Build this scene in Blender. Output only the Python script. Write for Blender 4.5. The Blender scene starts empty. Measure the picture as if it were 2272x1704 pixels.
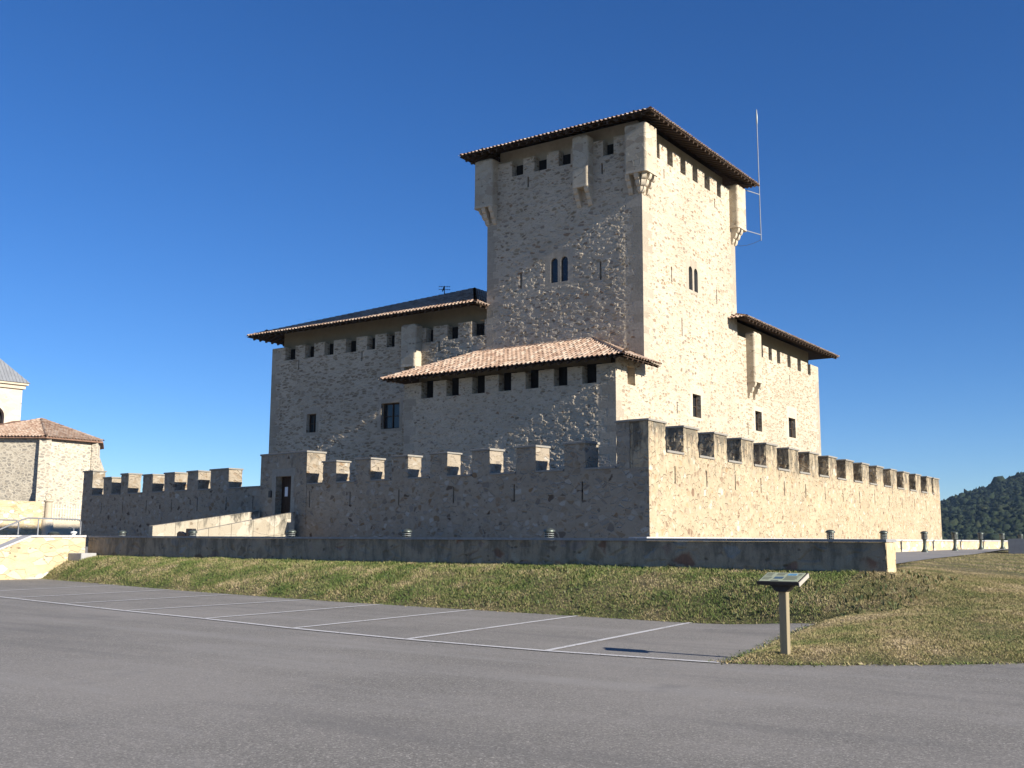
import bpy, bmesh, math, random
import numpy as np
from mathutils import Matrix, Vector
random.seed(7); np.random.seed(7)
R=math.radians
scene=bpy.context.scene
COL=scene.collection

# ------------------------------------------------------------------ camera
f_px,pitch,roll,yaw=2398.28,.14630,.0050,.6054
F0=Vector((-math.sin(yaw),math.cos(yaw),0));R0=Vector((math.cos(yaw),math.sin(yaw),0));UZ=Vector((0,0,1))
Fv=F0*math.cos(pitch)+UZ*math.sin(pitch);Uv=-F0*math.sin(pitch)+UZ*math.cos(pitch)
Rc=R0*math.cos(roll)+Uv*math.sin(roll);Uc=Uv*math.cos(roll)-R0*math.sin(roll)
cam=bpy.data.cameras.new('camera');co=bpy.data.objects.new('camera',cam);COL.objects.link(co)
M=Matrix.Identity(4)
for i in range(3):
    M[i][0]=Rc[i];M[i][1]=Uc[i];M[i][2]=-Fv[i]
M[2][3]=1.6
co.matrix_world=M
cam.sensor_width=36;cam.sensor_fit='HORIZONTAL';cam.lens=f_px/2272*36;cam.clip_start=.1;cam.clip_end=12000
scene.camera=co

# ------------------------------------------------------------------ sky and sun
EL=R(23.7);TH=R(1.3)
to_sun=Vector((math.cos(TH)*math.cos(EL),-math.sin(TH)*math.cos(EL),math.sin(EL)))
w=bpy.data.worlds.new('World');scene.world=w;w.use_nodes=True
nt=w.node_tree;bg=nt.nodes['Background']
sky=nt.nodes.new('ShaderNodeTexSky');sky.sky_type='NISHITA';sky.sun_disc=False
sky.sun_elevation=EL;sky.sun_rotation=math.atan2(to_sun.x,to_sun.y)
sky.altitude=1500;sky.air_density=1.0;sky.dust_density=.0;sky.ozone_density=6.0
hs=nt.nodes.new('ShaderNodeHueSaturation');hs.inputs['Saturation'].default_value=1.15;hs.inputs['Value'].default_value=1.17;hs.inputs['Hue'].default_value=.508
nt.links.new(sky.outputs[0],hs.inputs['Color']);nt.links.new(hs.outputs[0],bg.inputs[0]);bg.inputs[1].default_value=.05
sl=bpy.data.lights.new('sun','SUN');sl.energy=4.2;sl.angle=R(.53);sl.color=(1,.93,.82)
so=bpy.data.objects.new('sun',sl);COL.objects.link(so)
so.rotation_euler=to_sun.to_track_quat('Z','Y').to_euler();so.location=(30,-20,40)
scene.view_settings.view_transform='Standard';scene.view_settings.look='None'
scene.view_settings.exposure=1.2;scene.view_settings.gamma=1

# ------------------------------------------------------------------ node helpers
def newmat(name):
    m=bpy.data.materials.new(name);m.use_nodes=True
    nt=m.node_tree;b=nt.nodes['Principled BSDF'];b.inputs['Roughness'].default_value=.85
    b.inputs['Specular IOR Level'].default_value=.25
    return m,nt,b
def N(nt,t,**k):
    n=nt.nodes.new(t)
    for a,v in k.items():
        if a.startswith('_'): setattr(n,a[1:],v)
        else:
            key=a.replace('__',' ')
            n.inputs[key].default_value=v
    return n
def L(nt,a,b): nt.links.new(a,b)
def ramp(nt,fac,stops,interp='LINEAR'):
    r=nt.nodes.new('ShaderNodeValToRGB');r.color_ramp.interpolation=interp
    e=r.color_ramp.elements
    while len(e)<len(stops): e.new(.5)
    for x,(p,c) in zip(e,stops):
        x.position=p;x.color=(c,c,c,1) if isinstance(c,(int,float)) else (*c,1)
    if fac is not None: L(nt,fac,r.inputs[0])
    return r
def mapr(nt,v,a,b,c=0,d=1):
    n=nt.nodes.new('ShaderNodeMapRange');n.inputs[1].default_value=a;n.inputs[2].default_value=b
    n.inputs[3].default_value=c;n.inputs[4].default_value=d;L(nt,v,n.inputs[0]);return n.outputs[0]
def mix(nt,fac,a,b,mode='MIX'):
    n=nt.nodes.new('ShaderNodeMix');n.data_type='RGBA';n.blend_type=mode
    for s,v in ((n.inputs[0],fac),(n.inputs[6],a),(n.inputs[7],b)):
        if hasattr(v,'links') or hasattr(v,'is_linked'): L(nt,v,s)
        elif isinstance(v,(int,float)) : s.default_value=v if s.type=='VALUE' else (v,v,v,1)
        else: s.default_value=(*v,1)
    return n.outputs[2]
def math_(nt,op,a,b=None):
    n=nt.nodes.new('ShaderNodeMath');n.operation=op
    for s,v in ((n.inputs[0],a),(n.inputs[1],b)):
        if v is None: continue
        if hasattr(v,'is_linked'): L(nt,v,s)
        else: s.default_value=v
    return n.outputs[0]
def noise(nt,vec,scale,detail=4,rough=.6):
    n=N(nt,'ShaderNodeTexNoise',Scale=scale,Detail=detail,Roughness=rough)
    if vec is not None: L(nt,vec,n.inputs['Vector'])
    return n
def coords(nt,scale=(1,1,1)):
    tc=nt.nodes.new('ShaderNodeTexCoord');mp=nt.nodes.new('ShaderNodeMapping')
    mp.inputs['Scale'].default_value=scale
    L(nt,tc.outputs['Object'],mp.inputs['Vector']);return tc.outputs['Object'],mp.outputs[0]

def rubble(name,mortar,stones,scale=2.6,zs=1.7,show=.5,bump=.04,stain=None,block=.12,edge=(.02,.09),ctr=.0,rough_noise=.3,fine_noise=.08):
    """lime-mortared rubble: random stones showing through a pale mortar skin"""
    m,nt,b=newmat(name)
    oc,mp=coords(nt,(1,1,zs))
    wn=noise(nt,oc,2.2,3,.6)
    sub=nt.nodes.new('ShaderNodeVectorMath');sub.operation='SUBTRACT';sub.inputs[1].default_value=(.5,.5,.5);L(nt,wn.outputs['Color'],sub.inputs[0])
    sc=nt.nodes.new('ShaderNodeVectorMath');sc.operation='SCALE';sc.inputs['Scale'].default_value=.28;L(nt,sub.outputs[0],sc.inputs[0])
    add=nt.nodes.new('ShaderNodeVectorMath');L(nt,mp,add.inputs[0]);L(nt,sc.outputs[0],add.inputs[1])
    P=add.outputs[0]
    v1=N(nt,'ShaderNodeTexVoronoi',Scale=scale,Randomness=1.0);L(nt,P,v1.inputs['Vector'])
    v2=nt.nodes.new('ShaderNodeTexVoronoi');v2.feature='DISTANCE_TO_EDGE';v2.inputs['Scale'].default_value=scale;L(nt,P,v2.inputs['Vector'])
    sep=nt.nodes.new('ShaderNodeSeparateColor');L(nt,v1.outputs['Color'],sep.inputs[0])
    nz=noise(nt,oc,9,4,.65)
    ed=math_(nt,'ADD',v2.outputs['Distance'],math_(nt,'MULTIPLY',math_(nt,'SUBTRACT',nz.outputs[0],.5),.12))
    core=mapr(nt,ed,edge[0],edge[1])
    shown=mapr(nt,sep.outputs[1],1-show-.08,1-show+.08)
    mask=math_(nt,'MULTIPLY',core,shown)
    sr=ramp(nt,sep.outputs[0],stones,'LINEAR')
    big=noise(nt,oc,.35,4,.6);fine=noise(nt,oc,38,3,.7)
    mo=mix(nt,mapr(nt,big.outputs[0],.3,.7),[c*.86 for c in mortar],[min(1,c*1.08) for c in mortar])
    # mid-scale mottling of the mortar itself
    md=noise(nt,mp,3.1,5,.7)
    mo=mix(nt,mapr(nt,md.outputs[0],.42,.72,0,.55),mo,[mortar[0]*.72,mortar[1]*.68,mortar[2]*.6])
    c=mix(nt,mask,mo,sr.outputs[0])
    c=mix(nt,mapr(nt,fine.outputs[0],.3,.75,0,.35),c,(.12,.1,.08),'MULTIPLY')
    # small dark chinks between stones
    v3=N(nt,'ShaderNodeTexVoronoi',Scale=scale*2.3);L(nt,P,v3.inputs['Vector'])
    s3=nt.nodes.new('ShaderNodeSeparateColor');L(nt,v3.outputs['Color'],s3.inputs[0])
    ch=math_(nt,'MULTIPLY',mapr(nt,s3.outputs[2],.86,.9),mapr(nt,v3.outputs['Distance'],.34,.2))
    c=mix(nt,math_(nt,'MULTIPLY',ch,block*6),c,(.14,.105,.07))
    if stain:
        # lichen and run-off that grows on the weathered tops: stain=(z0,z1,amount)
        sp=nt.nodes.new('ShaderNodeSeparateXYZ');L(nt,oc,sp.inputs[0])
        oc2,mp2=coords(nt,(1,1,.35))
        sn=noise(nt,mp2,2.4,6,.72)
        st=mapr(nt,math_(nt,'ADD',sn.outputs[0],mapr(nt,sp.outputs[2],stain[0],stain[1],-.16,.14)),.52,.66,0,stain[2])
        c=mix(nt,st,c,(.07,.066,.055))
    L(nt,c,b.inputs['Base Color'])
    deep=math_(nt,'MULTIPLY',core,mapr(nt,sep.outputs[2],.25,.9,.0,.9))
    h=math_(nt,'SUBTRACT',math_(nt,'MULTIPLY',nz.outputs[0],rough_noise),deep)
    h=math_(nt,'ADD',h,math_(nt,'MULTIPLY',fine.outputs[0],fine_noise))
    h=math_(nt,'SUBTRACT',h,math_(nt,'MULTIPLY',ch,.35))
    bp=N(nt,'ShaderNodeBump',Strength=1.0,Distance=bump);L(nt,h,bp.inputs['Height']);L(nt,bp.outputs[0],b.inputs['Normal'])
    b.inputs['Roughness'].default_value=.95
    return m
KEEP=rubble('keep_rubble',(.57,.49,.375),[(0,(.24,.19,.13)),(.35,(.36,.29,.19)),(.6,(.44,.36,.25)),(.8,(.28,.235,.185)),(1,(.33,.22,.13))],scale=3.3,zs=2.0,show=.34,bump=.03,edge=(.06,.2),rough_noise=.22,fine_noise=.03)
HALL=rubble('hall_rubble',(.57,.49,.375),[(0,(.27,.21,.14)),(.4,(.39,.32,.22)),(.7,(.32,.26,.18)),(1,(.25,.19,.125))],scale=3.0,zs=2.8,show=.42,bump=.03,edge=(.05,.18),rough_noise=.2,fine_noise=.03)
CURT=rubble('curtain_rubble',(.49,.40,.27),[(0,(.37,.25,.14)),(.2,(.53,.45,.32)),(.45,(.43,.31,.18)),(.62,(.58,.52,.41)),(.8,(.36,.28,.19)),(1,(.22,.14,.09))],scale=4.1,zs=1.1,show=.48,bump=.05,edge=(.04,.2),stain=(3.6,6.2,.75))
CURTN=rubble('shaded_weathered_rubble',(.37,.315,.24),[(0,(.24,.155,.085)),(.25,(.40,.36,.29)),(.5,(.25,.18,.11)),(.7,(.44,.41,.35)),(1,(.11,.075,.05))],scale=3.2,zs=1.5,show=.55,bump=.04,edge=(.03,.16),stain=(3.6,7.8,.6))  # darker copy of the curtain rubble: shade mixed into the colour, besides lichen
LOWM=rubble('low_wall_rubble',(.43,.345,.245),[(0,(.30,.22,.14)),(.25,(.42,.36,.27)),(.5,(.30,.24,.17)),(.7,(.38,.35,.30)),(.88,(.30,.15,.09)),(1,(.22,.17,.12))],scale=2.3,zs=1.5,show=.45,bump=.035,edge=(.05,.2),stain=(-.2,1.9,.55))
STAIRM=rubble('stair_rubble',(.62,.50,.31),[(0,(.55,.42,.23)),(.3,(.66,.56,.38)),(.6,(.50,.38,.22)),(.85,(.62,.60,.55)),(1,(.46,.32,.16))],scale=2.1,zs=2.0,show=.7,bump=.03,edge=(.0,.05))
CHUR=rubble('church_stone',(.60,.54,.43),[(0,(.29,.265,.225)),(.5,(.38,.34,.275)),(1,(.47,.41,.32))],scale=2.7,zs=1.7,show=.85,bump=.02,edge=(.08,.16),rough_noise=.15)
BELF=rubble('belfry_ashlar',(.62,.55,.44),[(0,(.58,.50,.39)),(.5,(.64,.56,.45)),(1,(.54,.46,.34))],scale=1.3,zs=2.0,show=.9,bump=.012,edge=(.0,.03))

def plain(name,col,rough=.85,var=.15,scale=6,bump=0,metal=0,spec=.25,col2=None,zs=1):
    m,nt,b=newmat(name);oc,mp=coords(nt,(1,1,zs))
    n=noise(nt,mp,scale,6,.65)
    n2=noise(nt,mp,scale*.17,4,.6)
    c=mix(nt,mapr(nt,n.outputs[0],.25,.75),[x*(1-var) for x in col],[min(1,x*(1+var)) for x in col])
    if col2: c=mix(nt,mapr(nt,n2.outputs[0],.45,.65),c,col2)
    L(nt,c,b.inputs['Base Color']);b.inputs['Roughness'].default_value=rough;b.inputs['Metallic'].default_value=metal;b.inputs['Specular IOR Level'].default_value=spec
    if bump:
        bp=N(nt,'ShaderNodeBump',Strength=.8,Distance=bump);L(nt,n.outputs[0],bp.inputs['Height']);L(nt,bp.outputs[0],b.inputs['Normal'])
    return m
def island(name,stops,rough=.8,scale=1.2,patch=None,bump=0,fine=14):
    """one random tint per separate piece of the mesh, plus soft patches"""
    m,nt,b=newmat(name);g=nt.nodes.new('ShaderNodeNewGeometry')
    oc,_=coords(nt)
    n=noise(nt,oc,scale,4,.65)
    f=math_(nt,'ADD',math_(nt,'MULTIPLY',g.outputs['Random Per Island'],.75),math_(nt,'MULTIPLY',math_(nt,'SUBTRACT',n.outputs[0],.37),.9)) if patch is None else math_(nt,'ADD',math_(nt,'MULTIPLY',g.outputs['Random Per Island'],1-patch),math_(nt,'MULTIPLY',mapr(nt,n.outputs[0],.33,.67),patch))
    r=ramp(nt,f,stops);c=r.outputs[0]
    n2=noise(nt,oc,fine,4,.7)
    c=mix(nt,mapr(nt,n2.outputs[0],.35,.75,0,.3),c,(.2,.17,.14),'MULTIPLY')
    L(nt,c,b.inputs['Base Color']);b.inputs['Roughness'].default_value=rough
    if bump:
        bp=N(nt,'ShaderNodeBump',Strength=.7,Distance=bump);L(nt,n2.outputs[0],bp.inputs['Height']);L(nt,bp.outputs[0],b.inputs['Normal'])
    return m
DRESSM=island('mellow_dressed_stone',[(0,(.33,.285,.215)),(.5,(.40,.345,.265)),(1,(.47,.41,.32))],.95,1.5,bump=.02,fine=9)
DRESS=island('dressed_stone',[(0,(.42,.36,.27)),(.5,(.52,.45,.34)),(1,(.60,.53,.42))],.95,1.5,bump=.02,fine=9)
AGED=island('aged_dressed_stone',[(0,(.26,.235,.19)),(.5,(.31,.285,.235)),(1,(.37,.34,.28))],.95,1.5,bump=.02,fine=9)
COPE=island('coping_stone',[(0,(.17,.16,.145)),(.5,(.23,.215,.19)),(1,(.30,.28,.24))],.9,1.5,bump=.01)
SLAB=plain('grey_slab',(.42,.41,.40),.7,.12,9,.004)
COPED=plain('low_coping',(.26,.255,.25),.8,.2,7,.004)
RAMPM=rubble('ramp_stone',(.42,.375,.29),[(0,(.36,.31,.23)),(.5,(.44,.39,.30)),(1,(.50,.45,.36))],scale=1.1,zs=1.4,show=.6,bump=.02,edge=(.0,.05),stain=(1.2,3.4,.85))
TILE=island('roof_tile',[(0,(.22,.135,.095)),(.3,(.36,.245,.175)),(.6,(.44,.32,.24)),(.85,(.51,.41,.32)),(1,(.27,.215,.175))],.85,.9,bump=.006)
CTILE=plain('church_tile',(.22,.13,.09),.85,.35,5,.03)
WOOD=plain('dark_timber',(.055,.035,.022),.75,.35,9,.004,zs=.3)
DOORW=plain('door_wood',(.045,.026,.016),.7,.3,12,.003,zs=.2)
PLASTG=plain('stone_plaster',(.38,.335,.26),.95,.14,4,.008)
PLAST=plain('shaded_ochre_plaster',(.22,.185,.125),.95,.1,4,.006)  # hall and annex attic: deep shade under the eaves put into the colour
DARK=plain('dark_void',(.018,.016,.014),.9,.2,4)
GLASS=plain('dark_glass',(.02,.022,.025),.15,.2,1.5,spec=.5)
METAL=plain('lamp_metal',(.10,.115,.10),.45,.25,14,.001,metal=.6)
LOUV=plain('louvre_metal',(.26,.27,.26),.4,.1,9,metal=.3)
STEEL=plain('galvanised_steel',(.24,.245,.25),.45,.15,10,metal=.5)
WHITE=plain('white_paint',(.78,.77,.73),.6,.06,8)
PAPER=plain('paper',(.75,.77,.80),.8,.04,8)
SLATE=plain('slate',(.20,.21,.225),.6,.18,3,.01,zs=.2)
CONC=plain('concrete',(.34,.335,.325),.9,.12,6,.004)
POSTW=plain('weathered_post',(.26,.215,.135),.8,.2,7,.003,zs=.15)
PANELF=plain('panel_frame',(.035,.03,.028),.5,.2,9)
PANELE=plain('panel_edge',(.36,.33,.28),.6,.1,9)

# ------------------------------------------------------------------ mesh helpers
class MB:
    def __init__(s): s.v=[];s.f=[]
    def add(s,vs,fs):
        o=len(s.v);s.v+= [tuple(map(float,p)) for p in vs];s.f+=[tuple(o+i for i in f) for f in fs];return s
    def quad(s,a,b,c,d): return s.add([a,b,c,d],[(0,1,2,3)])
    def box(s,x0,x1,y0,y1,z0,z1,ch=0):
        v=[(x0,y0,z0),(x1,y0,z0),(x1,y1,z0),(x0,y1,z0),(x0,y0,z1),(x1,y0,z1),(x1,y1,z1),(x0,y1,z1)]
        return s.add(v,[(0,3,2,1),(4,5,6,7),(0,1,5,4),(1,2,6,5),(2,3,7,6),(3,0,4,7)])
    def hexa(s,v):
        return s.add(v,[(0,3,2,1),(4,5,6,7),(0,1,5,4),(1,2,6,5),(2,3,7,6),(3,0,4,7)])
    def beam(s,a,b,wd,ht,up=(0,0,1)):
        a=Vector(a);b=Vector(b);d=(b-a).normalized();side=d.cross(Vector(up)).normalized();u=side.cross(d)
        P=[]
        for p in (a,b):
            for sx,sz in((-1,-1),(1,-1),(1,1),(-1,1)): P.append(p+side*sx*wd/2+u*sz*ht/2)
        return s.add(P,[(0,1,2,3),(4,7,6,5),(0,4,5,1),(1,5,6,2),(2,6,7,3),(3,7,4,0)])
    def tube(s,pts,r,n=8,cap=True):
        pts=[Vector(p) for p in pts];rings=[]
        for i,p in enumerate(pts):
            d=(pts[min(i+1,len(pts)-1)]-pts[max(i-1,0)]).normalized()
            u=d.orthogonal() if i==0 else (rings_u-d*rings_u.dot(d))
            u=u.normalized();rings_u=u;v=d.cross(u)
            rr=r[i] if isinstance(r,(list,tuple)) else r
            rings.append([p+(u*math.cos(2*math.pi*k/n)+v*math.sin(2*math.pi*k/n))*rr for k in range(n)])
        vs=[q for ring in rings for q in ring];fs=[]
        for i in range(len(rings)-1):
            for k in range(n):
                fs.append((i*n+k,i*n+(k+1)%n,(i+1)*n+(k+1)%n,(i+1)*n+k))
        if cap: fs+= [tuple(range(n))[::-1],tuple((len(rings)-1)*n+k for k in range(n))]
        return s.add(vs,fs)
    def lathe(s,prof,c=(0,0,0),n=20):
        vs=[];fs=[]
        for r,z in prof:
            for k in range(n):
                t=2*math.pi*k/n;vs.append((c[0]+r*math.cos(t),c[1]+r*math.sin(t),c[2]+z))
        for i in range(len(prof)-1):
            for k in range(n): fs.append((i*n+k,i*n+(k+1)%n,(i+1)*n+(k+1)%n,(i+1)*n+k))
        fs.append(tuple(range(n))[::-1]);fs.append(tuple((len(prof)-1)*n+k for k in range(n)))
        return s.add(vs,fs)
    def prism(s,poly,o,u,v,w,d):
        """polygon (2d) in plane o+u,v extruded by w*d"""
        o,u,v,w=map(Vector,(o,u,v,w));n=len(poly)
        a=[o+u*p+v*q for p,q in poly];b=[p+w*d for p in a]
        fs=[tuple(range(n)),tuple(range(2*n-1,n-1,-1))]+[(i,i+n,(i+1)%n+n,(i+1)%n) for i in range(n)]
        return s.add(a+b,fs)
    def build(s,name,mat,parent=None,smooth=False,recalc=True,bevel=0):
        me=bpy.data.meshes.new(name);me.from_pydata(s.v,[],s.f);me.materials.append(mat)
        if recalc:
            bm=bmesh.new();bm.from_mesh(me);bmesh.ops.recalc_face_normals(bm,faces=bm.faces)
            if bevel: bmesh.ops.bevel(bm,geom=[e for e in bm.edges if len(e.link_faces)==2 and e.calc_face_angle(0)>.6],offset=bevel,segments=1,affect='EDGES')
            bm.to_mesh(me);bm.free()
        if smooth:
            me.polygons.foreach_set('use_smooth',[True]*len(me.polygons))
            try: me.set_sharp_from_angle(angle=R(40))
            except Exception: pass
        o=bpy.data.objects.new(name,me);COL.objects.link(o)
        if parent: o.parent=parent
        return o
def tag(o,label=None,cat=None,group=None,kind=None):
    if label:o['label']=label
    if cat:o['category']=cat
    if group:o['group']=group
    if kind:o['kind']=kind
    return o
def thing(name,label,cat,loc=(0,0,0),rz=0,group=None):
    o=bpy.data.objects.new(name,None);COL.objects.link(o);o.location=loc;o.rotation_euler=(0,0,rz);o.empty_display_size=.3
    return tag(o,label,cat,group)
def copy_tree(o,parent=None):
    c=o.copy();COL.objects.link(c)
    if parent:c.parent=parent
    for ch in list(o.children): copy_tree(ch,c)
    return c

def panel(mb,o,u,n,width,z0,z1,holes,depth=.4):
    """vertical wall face with rectangular holes (u0,u1,za,zb[,depth]); n points inwards"""
    o,u,n=Vector(o),Vector(u),Vector(n)
    us=sorted({0,width,*[h[0] for h in holes],*[h[1] for h in holes]})
    zs=sorted({z0,z1,*[h[2] for h in holes],*[min(h[3],z1) for h in holes]})
    P=lambda a,z,d=0: o+u*a+Vector((0,0,z))+n*d
    for i in range(len(us)-1):
        for j in range(len(zs)-1):
            a,b,c,d=us[i],us[i+1],zs[j],zs[j+1];m=((a+b)/2,(c+d)/2)
            if any(h[0]<m[0]<h[1] and h[2]<m[1]<h[3] for h in holes): continue
            mb.quad(P(a,c),P(b,c),P(b,d),P(a,d))
    for h in holes:
        a,b,c,d=h[:4];dp=h[4] if len(h)>4 else depth;d2=min(d,z1)
        mb.quad(P(a,c),P(a,d2),P(a,d2,dp),P(a,c,dp));mb.quad(P(b,c),P(b,c,dp),P(b,d2,dp),P(b,d2))
        mb.quad(P(a,c),P(a,c,dp),P(b,c,dp),P(b,c))
        if d<z1: mb.quad(P(a,d),P(b,d),P(b,d,dp),P(a,d,dp))
    return mb
def _vn(X,Y,s,seed):
    rng=np.random.RandomState(seed);T=rng.rand(64,64)
    x=X/s;y=Y/s;i=np.floor(x).astype(int);j=np.floor(y).astype(int);a=x-i;b=y-j;a=a*a*(3-2*a);b=b*b*(3-2*b)
    g=lambda p,q:T[p%64,q%64]
    return g(i,j)*(1-a)*(1-b)+g(i+1,j)*a*(1-b)+g(i,j+1)*(1-a)*b+g(i+1,j+1)*a*b
def worley(u,v,seed):
    rng=np.random.RandomState(seed);G=rng.rand(97,97,3)
    iu=np.floor(u).astype(int);iv=np.floor(v).astype(int);d1=np.full(u.shape,9.);d2=np.full(u.shape,9.);h=np.zeros(u.shape)
    for a in(-1,0,1):
        for b in(-1,0,1):
            g=G[(iu+a)%97,(iv+b)%97];d=np.hypot(iu+a+g[...,0]-u,iv+b+g[...,1]-v)
            n=d<d1;d2=np.where(n,d1,np.minimum(d2,d));h=np.where(n,g[...,2],h);d1=np.where(n,d,d1)
    return d1,d2-d1,h
def panel_relief(mb,o,u,n,width,z0,z1,holes,flat=(),depth=.4,zlo=None,step=.045,amp=.024,seed=1,zs=1.7):
    """like panel(), but the masonry really stands in and out by a few centimetres; flat: rectangles of dressed stone"""
    zlo=z0 if zlo is None else zlo
    if zlo>z0: panel(mb,o,u,n,width,z0,zlo,[],depth)
    def axis(a,b,cuts):
        c=sorted({a,b,*[q for q in cuts if a<q<b]});out=[]
        for p,q in zip(c[:-1],c[1:]):
            k=max(1,int(round((q-p)/step)));out+= [p+(q-p)*i/k for i in range(k)]
        return np.array(out+[b])
    us=axis(0,width,[v for h in holes for v in h[:2]]);zz=axis(zlo,z1,[v for h in holes for v in h[2:4]])
    U,Z=np.meshgrid(us,zz)
    wu=U+.12*(_vn(U,Z,.5,seed+3)-.5);wz=Z+.12*(_vn(U,Z,.5,seed+4)-.5)
    d1,e,h=worley(wu*3.7,wz*3.7*zs,seed);d1b,eb,hb=worley(wu*8,wz*8*zs,seed+1)
    s1=np.clip(e/.22,0,1);s1=s1*s1*(3-2*s1);s2=np.clip(eb/.3,0,1)
    H=amp*(s1*np.clip((h-.30)*1.5,-.35,1.)**1 *.9+s2*np.clip((hb-.6)*1.6,0,.6)*.6+.35*(_vn(U,Z,.09,seed+5)-.5)+.45*(_vn(U,Z,.8,seed+6)-.5))
    H=np.clip(H,-amp,amp*1.2)
    m=np.clip(np.minimum(np.minimum(U,width-U),np.minimum(Z-zlo,z1-Z))/.12,0,1)
    for a,b,c,d in [h[:4] for h in holes]+list(flat):
        dd=np.hypot(np.maximum(np.maximum(a-U,U-b),0),np.maximum(np.maximum(c-Z,Z-d),0));m=np.minimum(m,np.clip(dd/.10,0,1))
    H*=m
    O=np.array(o,float);uv=np.array(u,float);nv=np.array(n,float)
    V=O+U[...,None]*uv+Z[...,None]*np.array([0,0,1.])-H[...,None]*nv
    ny,nx=U.shape;I=np.arange(nx*ny).reshape(ny,nx);cu=(us[:-1]+us[1:])/2;cz=(zz[:-1]+zz[1:])/2;CU,CZ=np.meshgrid(cu,cz)
    ok=np.ones(CU.shape,bool)
    for h in holes: ok&=~((CU>h[0])&(CU<h[1])&(CZ>h[2])&(CZ<h[3]))
    Fq=np.stack([I[:-1,:-1],I[:-1,1:],I[1:,1:],I[1:,:-1]],-1)[ok]
    mb.add(V.reshape(-1,3).tolist(),Fq.tolist())
    k=MB();panel(k,o,u,n,width,z0,z1,holes,depth)
    # keep only the reveals of the plain panel
    nf=[f for f in k.f if max(abs((Vector(k.v[i])-Vector(o)).dot(Vector(n))) for i in f)>1e-4]
    mb.add(k.v,nf);return mb
def plate(name,mat,o,u,n,h,depth,parent,inset=0,t=.03):
    o,u,n=Vector(o),Vector(u),Vector(n)
    m=MB();A=o+u*(h[0]-inset)+n*depth;B=o+u*(h[1]+inset)+n*depth
    z0,z1=h[2]-inset,h[3]+inset;dz=Vector((0,0,1))
    m.hexa([A+dz*z0,B+dz*z0,B+n*t+dz*z0,A+n*t+dz*z0,A+dz*z1,B+dz*z1,B+n*t+dz*z1,A+n*t+dz*z1])
    return m.build(name,mat,parent)
def slit_part(o,u,n,h,parent):
    return plate('arrow_slit',DARK,o,u,n,h,.30,parent,.01)
def quoins(mb,o,u,n,z0,z1,side,h=.42,seed=0,long=.75,short=.42,proud=.002):
    """dressed corner blocks on one face; side=+1 grows along +u from o"""
    rr=random.Random(seed);z=z0;k=0;o,u,n=Vector(o),Vector(u),Vector(n);dz=Vector((0,0,1))
    while z<z1-.1:
        hh=min(h*rr.uniform(.75,1.2),z1-z);ln=(long if k%2 else short)*rr.uniform(.8,1.2)
        A=o-n*proud;B=o+u*side*ln-n*proud
        mb.add([A+dz*(z+.008),B+dz*(z+.008),B+dz*(z+hh-.008),A+dz*(z+hh-.008)],[(0,1,2,3)])
        mb.add([B+dz*(z+.008),B+n*proud*3+dz*(z+.008),B+n*proud*3+dz*(z+hh-.008),B+dz*(z+hh-.008)],[(0,1,2,3)])
        z+=hh;k+=1
def surround(mb,o,u,n,h,wd=.3,top=.4,bot=.18,proud=.002):
    o,u,n=Vector(o),Vector(u),Vector(n);dz=Vector((0,0,1))
    def rc(a,b,c,d):
        q=[o+u*a+dz*c-n*proud,o+u*b+dz*c-n*proud,o+u*b+dz*d-n*proud,o+u*a+dz*d-n*proud]
        r=[p+n*proud*2 for p in q];mb.hexa([q[0],q[1],r[1],r[0],q[3],q[2],r[2],r[3]])
    g=.006
    rc(h[0]-wd,h[1]+wd,h[3],h[3]+top);rc(h[0]-wd*.8,h[1]+wd*.8,h[2]-bot,h[2])
    zm=(h[2]+h[3])/2+.1
    rc(h[0]-wd,h[0],h[2],zm-g);rc(h[0]-wd*.7,h[0],zm,h[3]-g);rc(h[1],h[1]+wd*.7,h[2],zm-g);rc(h[1],h[1]+wd,zm,h[3]-g)

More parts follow.
